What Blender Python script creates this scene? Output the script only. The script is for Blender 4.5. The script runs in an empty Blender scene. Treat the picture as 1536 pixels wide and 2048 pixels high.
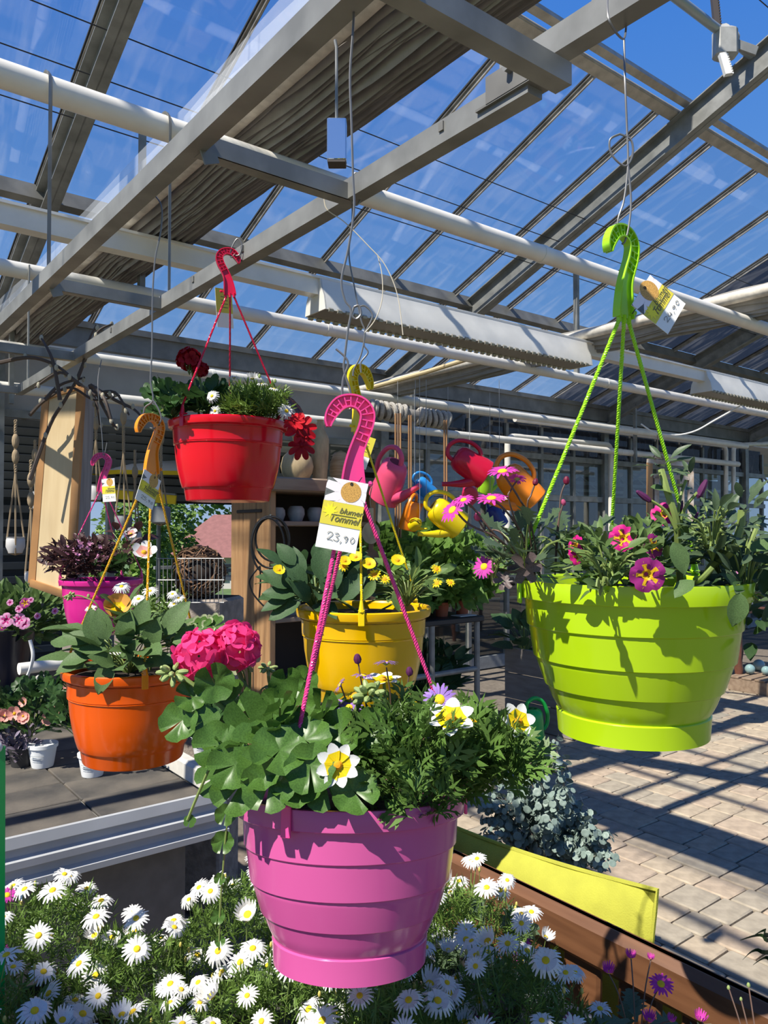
import bpy, math, random
import numpy as np
from mathutils import Matrix, Vector, Euler
random.seed(7); np.random.seed(7)
C = bpy.context.scene.collection
SC = bpy.context.scene
# ------------------------------------------------------------------ camera
# world X = along the pipes and gutters, world Y = along the rafters, Z up, metres
EYE = Vector((0, 0, 1.6)); F = 1540.0; A = math.radians(52.1); PITCH = math.atan(38/F)
FWD = Vector((math.cos(A)*math.cos(PITCH), math.sin(A)*math.cos(PITCH), math.sin(PITCH)))
RGT = Vector((math.sin(A), -math.cos(A), 0)); UPV = RGT.cross(FWD)
cam = bpy.data.cameras.new('camera'); camo = bpy.data.objects.new('camera', cam); C.objects.link(camo)
cam.sensor_fit = 'VERTICAL'; cam.sensor_height = 32; cam.lens = 32*F/2048; cam.clip_start = .02; cam.clip_end = 300
M3 = Matrix((RGT, UPV, -FWD)).transposed()
camo.matrix_world = Matrix.Translation(EYE) @ M3.to_4x4()
SC.camera = camo
# ------------------------------------------------------------------ sky, sun, exposure
SUN_AZ = math.radians(186); SUN_EL = math.radians(52)     # direction the light comes from
w = bpy.data.worlds.new('sky'); SC.world = w; w.use_nodes = True
nt = w.node_tree; nt.nodes.clear()
wo = nt.nodes.new('ShaderNodeOutputWorld'); bg = nt.nodes.new('ShaderNodeBackground')
tc = nt.nodes.new('ShaderNodeTexCoord'); sx = nt.nodes.new('ShaderNodeSeparateXYZ'); cr = nt.nodes.new('ShaderNodeValToRGB')
nt.links.new(tc.outputs['Generated'], sx.inputs[0]); nt.links.new(sx.outputs[2], cr.inputs[0])
nt.links.new(cr.outputs[0], bg.inputs[0]); nt.links.new(bg.outputs[0], wo.inputs[0])
el = cr.color_ramp.elements
el[0].position = 0; el[0].color = (.42, .57, .80, 1)
el[1].position = 1; el[1].color = (.05, .17, .60, 1)
for p_, c_ in ((.12, (.27, .46, .80, 1)), (.28, (.15, .37, .82, 1)), (.55, (.07, .26, .80, 1))):
    e = el.new(p_); e.color = c_
bg.inputs[1].default_value = .85
sun = bpy.data.lights.new('sun', 'SUN'); sun.energy = 8.0; sun.angle = math.radians(.53); sun.color = (1, .94, .84)
suno = bpy.data.objects.new('sun', sun); C.objects.link(suno)
sd = Vector((math.cos(SUN_AZ)*math.cos(SUN_EL), math.sin(SUN_AZ)*math.cos(SUN_EL), math.sin(SUN_EL)))
suno.rotation_euler = sd.to_track_quat('Z', 'Y').to_euler(); suno.location = sd*20
vs = SC.view_settings; vs.view_transform = 'Standard'; vs.look = 'None'; vs.exposure = 0.0; vs.gamma = 1; vs.use_curve_mapping = False
SC.cycles.transparent_max_bounces = 24; SC.cycles.max_bounces = 8
# ------------------------------------------------------------------ picture -> place
def P(px, py, d): return EYE + d*(FWD + RGT*((px-768)/F) + UPV*((1024-py)/F))
def ray(px, py): return FWD + RGT*((px-768)/F) + UPV*((1024-py)/F)
def PZ(px, py, z): r = ray(px, py); return EYE + r*((z-1.6)/r.z)
def PX(px, py, x): r = ray(px, py); return EYE + r*(x/r.x)
def PY(px, py, y): r = ray(px, py); return EYE + r*(y/r.y)
def proj(p):
    q = Vector(p)-EYE; d = q.dot(FWD); return 768+F*q.dot(RGT)/d, 1024-F*q.dot(UPV)/d, d
def px2m(n, d): return n*d/F
# ------------------------------------------------------------------ materials
MATS = {}
def mat(name, col, rough=.5, metal=0, spec=.5, var=0, vscale=20, col2=None, transl=0, bump=0, bscale=60, coat=0, stretch=None):
    if name in MATS: return MATS[name]
    m = bpy.data.materials.new(name); MATS[name] = m; m.use_nodes = True
    n = m.node_tree.nodes; l = m.node_tree.links; b = n['Principled BSDF']; out = n['Material Output']
    b.inputs['Base Color'].default_value = (*col, 1); b.inputs['Roughness'].default_value = rough
    b.inputs['Metallic'].default_value = metal; b.inputs['Specular IOR Level'].default_value = spec
    if coat: b.inputs['Coat Weight'].default_value = coat; b.inputs['Coat Roughness'].default_value = .08
    src = None
    if var or bump:
        t = n.new('ShaderNodeTexCoord'); vec = t.outputs['Object']
        if stretch:
            mp = n.new('ShaderNodeMapping'); mp.inputs['Scale'].default_value = stretch; l.new(vec, mp.inputs[0]); vec = mp.outputs[0]
    if var:
        no = n.new('ShaderNodeTexNoise'); no.inputs['Scale'].default_value = vscale; no.inputs['Detail'].default_value = 5
        l.new(vec, no.inputs['Vector'])
        mx = n.new('ShaderNodeMix'); mx.data_type = 'RGBA'
        c2 = col2 if col2 else tuple(c*(1-var) for c in col)
        mx.inputs[6].default_value = (*col, 1); mx.inputs[7].default_value = (*c2, 1)
        rp = n.new('ShaderNodeMapRange'); rp.inputs[1].default_value = .35; rp.inputs[2].default_value = .65
        l.new(no.outputs[0], rp.inputs[0]); l.new(rp.outputs[0], mx.inputs[0]); src = mx.outputs[2]
        l.new(src, b.inputs['Base Color'])
    if bump:
        nb = n.new('ShaderNodeTexNoise'); nb.inputs['Scale'].default_value = bscale; nb.inputs['Detail'].default_value = 4
        bp = n.new('ShaderNodeBump'); bp.inputs['Strength'].default_value = bump; bp.inputs['Distance'].default_value = .004
        l.new(vec, nb.inputs['Vector']); l.new(nb.outputs[0], bp.inputs['Height']); l.new(bp.outputs[0], b.inputs['Normal'])
    if transl:
        tr = n.new('ShaderNodeBsdfTranslucent'); ms = n.new('ShaderNodeMixShader'); ms.inputs[0].default_value = transl
        tr.inputs[0].default_value = (*[min(1, c*1.25) for c in col], 1)
        if src: l.new(src, tr.inputs[0])
        l.new(b.outputs[0], ms.inputs[1]); l.new(tr.outputs[0], ms.inputs[2]); l.new(ms.outputs[0], out.inputs[0])
    return m
def glass_mat(name, tint=(.93, .96, .97), dirt=.05, dirtcol=(.75, .78, .8), refl=.06, scale=(3, .6, .6)):
    m = bpy.data.materials.new(name); MATS[name] = m; m.use_nodes = True
    n = m.node_tree.nodes; l = m.node_tree.links; n.remove(n['Principled BSDF']); out = n['Material Output']
    t = n.new('ShaderNodeBsdfTransparent'); t.inputs[0].default_value = (*tint, 1)
    g = n.new('ShaderNodeBsdfGlossy'); g.inputs['Roughness'].default_value = .03
    m1 = n.new('ShaderNodeMixShader'); m1.inputs[0].default_value = refl
    l.new(t.outputs[0], m1.inputs[1]); l.new(g.outputs[0], m1.inputs[2])
    d = n.new('ShaderNodeBsdfDiffuse'); d.inputs[0].default_value = (*dirtcol, 1)
    tl = n.new('ShaderNodeBsdfTranslucent'); tl.inputs[0].default_value = (*dirtcol, 1)
    md = n.new('ShaderNodeMixShader'); l.new(d.outputs[0], md.inputs[1]); l.new(tl.outputs[0], md.inputs[2]); md.inputs[0].default_value = .5
    m2 = n.new('ShaderNodeMixShader')
    tc = n.new('ShaderNodeTexCoord'); mp = n.new('ShaderNodeMapping'); mp.inputs['Scale'].default_value = scale
    mp.inputs['Rotation'].default_value = (0, 0, .5)
    l.new(tc.outputs['Object'], mp.inputs[0])
    no = n.new('ShaderNodeTexNoise'); no.inputs['Scale'].default_value = 2.2; no.inputs['Detail'].default_value = 6; no.inputs['Distortion'].default_value = 1.2
    l.new(mp.outputs[0], no.inputs['Vector'])
    r = n.new('ShaderNodeMapRange'); r.inputs[1].default_value = .48; r.inputs[2].default_value = .82; r.inputs[3].default_value = dirt*.35; r.inputs[4].default_value = dirt*4
    l.new(no.outputs[0], r.inputs[0]); l.new(r.outputs[0], m2.inputs[0])
    l.new(m1.outputs[0], m2.inputs[1]); l.new(md.outputs[0], m2.inputs[2]); l.new(m2.outputs[0], out.inputs[0])
    return m
# ------------------------------------------------------------------ mesh builder
def basis(z, up=Vector((0, 0, 1))):
    z = Vector(z).normalized(); up = Vector(up)
    x = up.cross(z)
    if x.length < 1e-4: x = Vector((1, 0, 0)).cross(z)
    x.normalize(); y = z.cross(x); return Matrix((x, y, z)).transposed()
ORG = {}
class MB:
    def __init__(s): s.v = []; s.f = []; s.m = []
    def add(s, vs_, fs_, mi=0, M=None):
        o = len(s.v)
        if M is not None: vs_ = [M @ Vector(p) for p in vs_]
        s.v += [tuple(p) for p in vs_]; s.f += [tuple(i+o for i in f) for f in fs_]; s.m += [mi]*len(fs_); return s
    def box(s, c, size, R=None, mi=0, M=None):
        a, b, d = size[0]/2, size[1]/2, size[2]/2; c = Vector(c)
        vs_ = [Vector((i*a, j*b, k*d)) for k in (-1, 1) for j in (-1, 1) for i in (-1, 1)]
        if R is not None: vs_ = [R @ p for p in vs_]
        return s.add([p+c for p in vs_], [(0, 2, 3, 1), (4, 5, 7, 6), (0, 1, 5, 4), (1, 3, 7, 5), (3, 2, 6, 7), (2, 0, 4, 6)], mi, M)
    def beam(s, p0, p1, w_, h, up=(0, 0, 1), mi=0, ext=0):
        p0, p1 = Vector(p0), Vector(p1); d = p1-p0; R = basis(d, up)
        return s.box((p0+p1)/2, (w_, h, d.length+ext), R, mi)
    def cbox(s, c, size, bev, R=None, mi=0, M=None):
        """box with chamfered edges"""
        a, b, d = size[0]/2, size[1]/2, size[2]/2; c = Vector(c); e = bev
        ring = lambda x, y: [(-x, -y+e), (-x+e, -y), (x-e, -y), (x, -y+e), (x, y-e), (x-e, y), (-x+e, y), (-x, y-e)]
        vs_ = []
        for z, (x, y) in ((-d, (a-e, b-e)), (-d+e, (a, b)), (d-e, (a, b)), (d, (a-e, b-e))):
            vs_ += [Vector((p, q, z)) for p, q in ring(x, y)]
        fs_ = [tuple(range(7, -1, -1)), tuple(range(24, 32))]
        for k in range(3):
            for i in range(8): fs_.append((k*8+i, k*8+(i+1) % 8, k*8+8+(i+1) % 8, k*8+8+i))
        if R is not None: vs_ = [R @ p for p in vs_]
        return s.add([p+c for p in vs_], fs_, mi, M)
    def tube(s, pts, r, n=8, cap=True, mi=0, closed=False, M=None, flat=1):
        pts = [Vector(p) for p in pts]; N = len(pts); rs = r if isinstance(r, (list, tuple)) else [r]*N
        vs_ = []; fs_ = []; prev = None
        for i, p in enumerate(pts):
            if closed: t = pts[(i+1) % N]-pts[i-1]
            else: t = pts[min(i+1, N-1)]-pts[max(i-1, 0)]
            if t.length < 1e-9: t = Vector((0, 0, 1))
            t.normalize()
            if prev is None: x = t.orthogonal().normalized()
            else:
                x = prev-t*prev.dot(t)
                x = x.normalized() if x.length > 1e-6 else t.orthogonal().normalized()
            prev = x; y = t.cross(x)
            for k in range(n):
                a = 2*math.pi*k/n; vs_.append(p+rs[i]*(x*math.cos(a)+y*math.sin(a)*flat))
        for i in range(N if closed else N-1):
            j = (i+1) % N
            for k in range(n): fs_.append((i*n+k, i*n+(k+1) % n, j*n+(k+1) % n, j*n+k))
        if cap and not closed: fs_ += [tuple(range(n-1, -1, -1)), tuple((N-1)*n+k for k in range(n))]
        return s.add(vs_, fs_, mi, M)
    def lathe(s, prof, n=48, M=None, mi=0, mis=None, sq=None):
        """prof: (r, z) list; sq = function(angle) -> radius factor"""
        vs_ = []; fs_ = []
        for r, z in prof:
            for k in range(n):
                a = 2*math.pi*k/n; q = r*(sq(a) if sq else 1); vs_.append(Vector((q*math.cos(a), q*math.sin(a), z)))
        for i in range(len(prof)-1):
            for k in range(n): fs_.append((i*n+k, i*n+(k+1) % n, (i+1)*n+(k+1) % n, (i+1)*n+k))
        return s.add(vs_, fs_, mi, M)
    def disc(s, r, z, n=32, M=None, mi=0):
        return s.add([Vector((r*math.cos(2*math.pi*k/n), r*math.sin(2*math.pi*k/n), z)) for k in range(n)], [tuple(range(n))], mi, M)
    def ball(s, c, r, n=10, mi=0, sc=(1, 1, 1), M=None):
        prof = [(max(1e-5, math.sin(math.pi*i/(n//2+1))), -math.cos(math.pi*i/(n//2+1))) for i in range(n//2+2)]
        T = Matrix.Translation(Vector(c)) @ Matrix.Diagonal((r*sc[0], r*sc[1], r*sc[2], 1))
        return s.lathe(prof, n, (M @ T) if M is not None else T, mi)
    def prism(s, outline, t, M=None, mi=0, hole=None):
        """outline: 2-D points (x,y), extruded along z from -t/2 to t/2"""
        n = len(outline); vs_ = [Vector((x, y, z)) for z in (-t/2, t/2) for x, y in outline]
        fs_ = [tuple(range(n-1, -1, -1)), tuple(range(n, 2*n))]+[(i, (i+1) % n, n+(i+1) % n, n+i) for i in range(n)]
        return s.add(vs_, fs_, mi, M)
    def grid(s, fn, nu, nv, mi=0, M=None, closed=False):
        vs_ = [fn(i/(nu if closed else nu-1), j/(nv-1)) for i in range(nu) for j in range(nv)]
        fs_ = [(i*nv+j, ((i+1) % nu)*nv+j, ((i+1) % nu)*nv+j+1, i*nv+j+1) for i in range(nu if closed else nu-1) for j in range(nv-1)]
        return s.add(vs_, fs_, mi, M)
    def mesh(s, name, mats, sharp=35, org=Vector((0, 0, 0))):
        me = bpy.data.meshes.new(name)
        me.from_pydata([(p[0]-org[0], p[1]-org[1], p[2]-org[2]) for p in s.v], [], s.f)
        for m_ in (mats if isinstance(mats, (list, tuple)) else [mats]): me.materials.append(m_)
        me.polygons.foreach_set('material_index', s.m)
        me.polygons.foreach_set('use_smooth', [True]*len(s.f))
        if sharp: me.set_sharp_from_angle(angle=math.radians(sharp))
        me.update(); return me
    def build(s, name, mats, parent=None, sharp=35, local=False, org=None):
        o_ = Vector((0, 0, 0))
        if parent is not None and not local: o_ = ORG.get(parent.name, o_)
        if parent is None and org is not None: o_ = Vector(org)
        ob = bpy.data.objects.new(name, s.mesh(name, mats, sharp, o_)); C.objects.link(ob)
        if parent is not None: ob.parent = parent; ORG[ob.name] = ORG.get(parent.name, Vector((0, 0, 0)))
        else: ob.location = o_; ORG[ob.name] = o_
        return ob
def tag(o, label=None, cat=None, group=None, kind=None):
    if label: o['label'] = label
    if cat: o['category'] = cat
    if group: o['group'] = group
    if kind: o['kind'] = kind
    return o
def thing(name, label, cat, loc=(0, 0, 0), group=None, R=None):
    o = bpy.data.objects.new(name, None); C.objects.link(o); o.location = loc; o.empty_display_size = .05
    if R is not None: o.rotation_euler = R.to_euler()
    ORG[o.name] = Vector(loc); return tag(o, label, cat, group)
def struct(name, loc=(0, 0, 0)):
    o = bpy.data.objects.new(name, None); C.objects.link(o); o.location = loc; ORG[o.name] = Vector(loc); o['kind'] = 'structure'; return o
def inst(name, me, parent, M, local=False):
    """one more object on shared mesh data; M = world matrix (parent frames are pure translations)"""
    ob = bpy.data.objects.new(name, me); C.objects.link(ob)
    if parent is not None:
        ob.parent = parent
        if not local: M = Matrix.Translation(-ORG[parent.name]) @ M
    ob.matrix_local = M; return ob
# ------------------------------------------------------------------ many small pieces into one mesh
class T:
    """a template piece: vertices, faces and material indices"""
    def __init__(s, mb): s.v = np.array(mb.v, float); s.f = mb.f; s.m = mb.m
def merge(name, pairs, mats, parent=None, stuff=True, smooth=True):
    """pairs: list of (template, list of 4x4 matrices); everything becomes one mesh object in world space"""
    V = []; LV = []; LT = []; MI = []; off = 0
    for t, Ms in pairs:
        if not len(Ms): continue
        Ma = np.array([[list(r) for r in m_] for m_ in Ms]); k = len(t.v); n = len(Ma)
        V.append((np.einsum('nij,kj->nki', Ma[:, :3, :3], t.v)+Ma[:, None, :3, 3]).reshape(-1, 3))
        fl = np.array([i for f in t.f for i in f]); lt = np.array([len(f) for f in t.f])
        LV.append((fl[None, :]+(np.arange(n)*k)[:, None]).reshape(-1)+off); LT.append(np.tile(lt, n)); MI.append(np.tile(np.array(t.m), n)); off += n*k
    V = np.concatenate(V); LV = np.concatenate(LV).astype(np.int32); LT = np.concatenate(LT).astype(np.int32); MI = np.concatenate(MI).astype(np.int32)
    o_ = ORG.get(parent.name, Vector((0, 0, 0))) if parent is not None else Vector((0, 0, 0))
    V = V-np.array(o_)
    me = bpy.data.meshes.new(name); me.vertices.add(len(V)); me.vertices.foreach_set('co', V.ravel())
    me.loops.add(len(LV)); me.loops.foreach_set('vertex_index', LV)
    me.polygons.add(len(LT)); me.polygons.foreach_set('loop_start', np.concatenate([[0], np.cumsum(LT)[:-1]]).astype(np.int32))
    for m_ in (mats if isinstance(mats, (list, tuple)) else [mats]): me.materials.append(m_)
    me.polygons.foreach_set('material_index', MI); me.polygons.foreach_set('use_smooth', np.ones(len(LT), bool))
    me.update(calc_edges=True); me.validate()
    ob = bpy.data.objects.new(name, me); C.objects.link(ob)
    if parent is not None: ob.parent = parent; ORG[ob.name] = o_
    else: ORG[ob.name] = o_
    if stuff: ob['kind'] = 'stuff'
    return ob
def TRS(loc, R=None, s=1):
    M = Matrix.Translation(Vector(loc))
    if R is not None: M = M @ R.to_4x4()
    if isinstance(s, (int, float)): s = (s, s, s)
    return M @ Matrix.Diagonal((*s, 1))
def look(y, z):
    """rotation taking +Y to y and +Z near z"""
    y = Vector(y).normalized(); z = Vector(z); z = z-y*z.dot(y)
    if z.length < 1e-5: z = y.orthogonal()
    z.normalize(); x = y.cross(z); return Matrix((x, y, z)).transposed()
def facing(n, roll=0):
    """rotation taking +Z to n"""
    return basis(n) @ Matrix.Rotation(roll, 3, 'Z')
def rv(a=1): return Vector((random.uniform(-a, a), random.uniform(-a, a), random.uniform(-a, a)))
def ru(a, b): return random.uniform(a, b)
def bez(pts, n=8):
    """Catmull-Rom through points"""
    pts = [Vector(p) for p in pts]; out = []
    for i in range(len(pts)-1):
        p0 = pts[max(i-1, 0)]; p1 = pts[i]; p2 = pts[i+1]; p3 = pts[min(i+2, len(pts)-1)]
        for k in range(n):
            t = k/n; out.append(.5*((2*p1)+(p2-p0)*t+(2*p0-5*p1+4*p2-p3)*t*t+(3*p1-p0-3*p2+p3)*t**3))
    out.append(pts[-1]); return out
# ------------------------------------------------------------------ materials
galv = mat('galvanised_steel', (.29, .292, .275), .45, .3, var=.45, vscale=9, col2=(.19, .192, .18))
galv_dark = mat('dull_galvanised_steel', (.225, .22, .20), .5, .2, var=.35, vscale=6, col2=(.145, .142, .13))
alu = mat('weathered_aluminium', (.42, .39, .35), .45, .3, var=.4, vscale=14)
gasket = mat('black_gasket', (.02, .02, .02), .7)
pipe_white = mat('white_pipe_paint', (.82, .785, .71), .38, var=.12, vscale=7)
rail_white = mat('white_rail_paint', (.83, .80, .73), .35, var=.1, vscale=7)
glass = glass_mat('roof_glass', tint=(.955, .965, .97), dirt=.028)
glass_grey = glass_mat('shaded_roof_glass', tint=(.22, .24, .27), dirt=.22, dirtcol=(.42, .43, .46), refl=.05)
glass_wall = glass_mat('wall_glass', tint=(.72, .77, .77), dirt=.018, dirtcol=(.5, .52, .52), refl=.12)
fabric_grey = mat('screen_fabric', (.42, .40, .37), .85, var=.18, vscale=12, transl=.10)
cream_tube = mat('cream_cloth_tube', (.68, .63, .54), .7, var=.25, vscale=25)
wire_m = mat('grey_wire', (.20, .20, .20), .4, .5)
wire_dark = mat('black_wire', (.02, .02, .025), .5)
wire_gal = mat('galvanised_wire', (.42, .42, .40), .4, .6)
white_pl = mat('white_plastic', (.82, .82, .80), .4)
# ------------------------------------------------------------------ the greenhouse
V_TOP, V_MID, V_GUT, V_RIDGE = 2.98, 5.08, 6.4, -.15
RS = .38
def roof(u, v, dz=0): return Vector((u, v, 1.6+4.1-RS*v+dz))
BAR0, BARS = 2.64-.71*6, .71
RAFT = [-3.1, 1.25, 4.95, 8.75, 12.55]
ceiling = struct('ceiling')
def bar_template(L):
    mb = MB(); mb.box((0, L/2, -.012), (.036, L, .022)); mb.box((0, L/2, -.034), (.012, L, .024))
    mb.box((-.022, L/2, -.006), (.007, L, .012), mi=1); mb.box((.022, L/2, -.006), (.007, L, .012), mi=1)
    return mb.mesh('glazing_bar', [alu, gasket])
SL = Matrix.Rotation(-math.atan(RS), 3, 'X')
def slope_len(a, b): return (b-a)*math.sqrt(1+RS*RS)
bar_a = bar_template(slope_len(V_TOP, V_MID)); bar_b = bar_template(slope_len(V_MID, V_GUT))
pane_cache = {}
def pane(u0, va, vb, m_):
    k = (round(vb-va, 3), m_.name)
    if k not in pane_cache:
        L = slope_len(va, vb); mb = MB(); mb.box((0, L/2, 0), (BARS-.034, L-.01, .004)); pane_cache[k] = mb.mesh('glass_pane', m_)
    return inst('glass_pane', pane_cache[k], ceiling, TRS(roof(u0, va, -.004), SL))
for k in range(0, 26):
    u = BAR0+BARS*k
    for va, vb, bm_ in ((V_TOP, V_MID, bar_a), (V_MID, V_GUT, bar_b)):
        inst('glazing_bar', bm_, ceiling, TRS(roof(u, va), SL))
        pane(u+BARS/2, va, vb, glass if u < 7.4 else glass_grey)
U0, U1 = -4.5, 17
# purlins along U
def purlin(v, dz, w_, h, m_, name, extra=None):
    mb = MB(); mb.beam(roof(U0, v, dz), roof(U1, v, dz), w_, h, SL @ Vector((0, 0, 1)))
    if extra: extra(mb)
    return mb.build(name, m_, ceiling)
def vent_sill(mb):
    mb.beam(roof(U0, V_TOP-.075, .01), roof(U1, V_TOP-.075, .01), .05, .05, SL @ Vector((0, 0, 1)))
    mb.beam(roof(U0, V_TOP-.03, -.03), roof(U1, V_TOP-.03, -.03), .02, .03, SL @ Vector((0, 0, 1)))
sill_m = mat('weathered_sill', (.50, .45, .39), .5, .2, var=.3, vscale=12)
purlin(V_TOP, -.03, .07, .045, sill_m, 'vent_sill', vent_sill)
purlin(V_MID, -.075, .06, .11, galv_dark, 'purlin', lambda mb: mb.beam(roof(U0, V_MID+.05, -.03), roof(U1, V_MID+.05, -.03), .05, .02, SL @ Vector((0, 0, 1))))
def gutter(mb):
    mb.beam((U0, V_GUT+.06, 3.22), (U1, V_GUT+.06, 3.22), .02, .10)
    mb.beam((U0, V_GUT-.10, 3.30), (U1, V_GUT-.10, 3.30), .03, .02)
gz = roof(0, V_GUT).z
mb = MB(); mb.beam((U0, V_GUT, gz-.10), (U1, V_GUT, gz-.10), .18, .20)
mb.beam((U0, V_GUT-.10, gz-.02), (U1, V_GUT-.10, gz-.02), .04, .05)
mb.build('gutter', galv_dark, ceiling)
mb = MB(); mb.beam((U0, V_GUT-.08, gz-.235), (U1, V_GUT-.08, gz-.235), .03, .03); mb.build('gutter_edge', pipe_white, ceiling)
# rafters: I sections under the glass, from the gutter up to the ridge
def ibeam(p0, p1, w_, h, t=.008, up=(0, 0, 1)):
    p0, p1 = Vector(p0), Vector(p1); d = p1-p0; R = basis(d, up); c = (p0+p1)/2; L = d.length
    mb = MB(); mb.box(c, (t, h, L), R)
    for s in (-1, 1): mb.box(c+R @ Vector((0, s*(h/2-t/2), 0)), (w_, t, L), R)
    return mb
for u in RAFT:
    ibeam(roof(u, V_RIDGE, -.16), roof(u, V_GUT+.1, -.16), .10, .19).build('rafter', galv, ceiling)
    a = Vector((u, V_RIDGE, roof(u, V_RIDGE, -.15).z)); b = Vector((u, -5.4, gz-.1))
    ibeam(a, b, .075, .15).build('rafter', galv, ceiling)
# ridge and the opened vent flaps hinged at it
mb = MB(); mb.beam(roof(U0, V_RIDGE), roof(U1, V_RIDGE), .12, .12); mb.build('ridge', alu, ceiling)
zr = roof(0, V_RIDGE).z
fl = bar_template(2.9)
for k in range(0, 26, 1):
    u = BAR0+BARS*k
    inst('glazing_bar', fl, ceiling, TRS((u, V_RIDGE, zr+.05), Matrix.Rotation(.10, 3, 'X')))

mb = MB(); mb.beam((U0, V_RIDGE+2.9, zr+.34), (U1, V_RIDGE+2.9, zr+.34), .05, .05); mb.build('vent_edge', alu, ceiling)
far_bar = bar_template(6.3)
for k in range(0, 26):
    u = BAR0+BARS*k
    inst('glazing_bar', far_bar, ceiling, TRS((u, V_RIDGE, zr), Matrix.Rotation(math.pi, 3, 'Z') @ SL))
for v in (-1.6, -3.4):
    mb = MB(); z = zr-RS*(V_RIDGE-v)-.06; mb.beam((U0, v, z), (U1, v, z), .06, .1); mb.build('purlin', galv_dark, ceiling)
# thin screen-drive cables along U below the glass
for i, (x0, y0, x1, y1) in enumerate(((0, 10, 430, 162), (75, 0, 445, 137), (175, 0, 475, 118))):
    v = (4.30, 4.02, 3.76)[i]
    h = (1062-y0)/F
    mb = MB(); z = roof(0, v, -.22).z; mb.tube([(U0, v, z), (U1, v, z)], .0035, 6); mb.build('drive_cable', wire_dark, ceiling)
pq = PX(1420, 100, 3.0)
mb = MB(); mb.tube([(U0, 1.9, 4.35), (U1, 1.9, 4.35)], .003, 6); mb.build('drive_cable', wire_dark, ceiling)
# posts under the gutter
for u in RAFT:
    mb = MB(); mb.beam((u, V_GUT, 0), (u, V_GUT, gz-.2), .12, .10, (1, 0, 0)); mb.build('post', galv, ceiling)
    # vertical ties from the rafters down to the pipes
    for v in (4.06,):
        a = roof(u, v, -.22); mb = MB(); mb.beam((u+.25, v, 2.9), (u+.25, v, a.z-.05), .04, .03, (1, 0, 0)); mb.build('tie', galv, ceiling)
    mb = MB(); mb.beam((u, 5.9, 2.5), (u, 5.9, roof(u, 5.9, -.2).z), .04, .03, (1, 0, 0)); mb.build('tie', galv, ceiling)

# heating pipes along U
def upipe(v, z, r, u0, u1, label, m_=pipe_white, n=20):
    o = thing('heating_pipe', label, 'pipe', (u0, v, z))
    mb = MB(); mb.tube([(u0, v, z), (u1, v, z)], r, n); mb.build('pipe_run', m_, o)
    u = u0+1.3
    while u < u1:
        mb = MB(); mb.tube([(u-.012, v, z), (u+.012, v, z)], r+.003, n); mb.build('joint', m_, o); u += 2.9
    return o
upipe(2.30, 2.86, .038, -1.5, 14, 'thick white heating pipe crossing nearest under the roof, above the hanging frame')
upipe(4.06, 2.88, .040, -1.5, 14, 'white heating pipe running just behind and below the lamp rail')
upipe(5.72, 2.86, .040, -1.5, 11.3, 'upper of the two far white heating pipes before the gutter')
upipe(5.95, 2.62, .040, -1.5, 11.5, 'lower of the two far white heating pipes before the gutter')
# lamp rail and lamps
RV, RZ = 3.45, 2.90
o = thing('lamp_rail', 'square white rail carrying the grow lamps across the greenhouse', 'rail', (-1.5, RV, RZ))
mb = MB(); mb.beam((-1.5, RV, RZ), (14, RV, RZ), .07, .09); mb.beam((-1.5, RV-.04, RZ+.045), (14, RV-.04, RZ+.045), .02, .012); mb.build('rail', rail_white, o)
def lamp(u0, u1, label):
    o = thing('grow_lamp', label, 'lamp', (u0, RV, RZ))
    # hood: rounded front and back, open below with toothed edges
    prof = [(-.10, -.135), (-.085, -.06), (-.06, -.01), (-.045, .055), (.045, .055), (.06, -.01), (.085, -.06), (.10, -.135)]
    mb = MB(); n = len(prof); vs_ = [Vector((u, RV+y, RZ+z)) for u in (u0, u1) for y, z in prof]
    mb.add(vs_, [(i, i+1, n+i+1, n+i) for i in range(n-1)])
    mb.add([Vector((u, RV+y*.97, RZ+z-.002)) for u in (u0, u1) for y, z in prof], [(n+i, n+i+1, i+1, i) for i in range(n-1)])
    mb.build('hood', rail_white, o)
    for u in (u0, u1):
        mb = MB(); mb.add([Vector((u+s*.004, RV+y, RZ+z)) for s in (-1, 1) for y, z in prof], [tuple(range(n)), tuple(range(2*n-1, n-1, -1))]+[(i, (i+1) % n, n+(i+1) % n, n+i) for i in range(n)])
        mb.build('end_cap', rail_white, o)
    mb = MB(); mb.box(((u0+u1)/2, RV, RZ-.125), (u1-u0-.02, .19, .012)); mb.build('reflector', mat('lamp_reflector', (.36, .34, .29), .4, .4), o)
    mb = MB(); k = int((u1-u0)/.055)
    for i in range(k):
        for y in (-.098, .098): mb.tube([(u0+(i+.3)*.055, RV+y, RZ-.137), (u0+(i+.8)*.055, RV+y, RZ-.137)], .012, 6, M=None)
    tag(mb.build('louvre_edge', mat('lamp_reflector', (.36, .34, .29)), o), kind='stuff'); return o
lamp(PY(652, 640, RV-.1).x, PY(1185, 735, RV-.1).x, 'long white grow lamp hood on the rail, left of the green hook')
lamp(PY(1425, 790, RV-.1).x, PY(1425, 790, RV-.1).x+2.0, 'white grow lamp hood on the rail at the right border')

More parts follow.
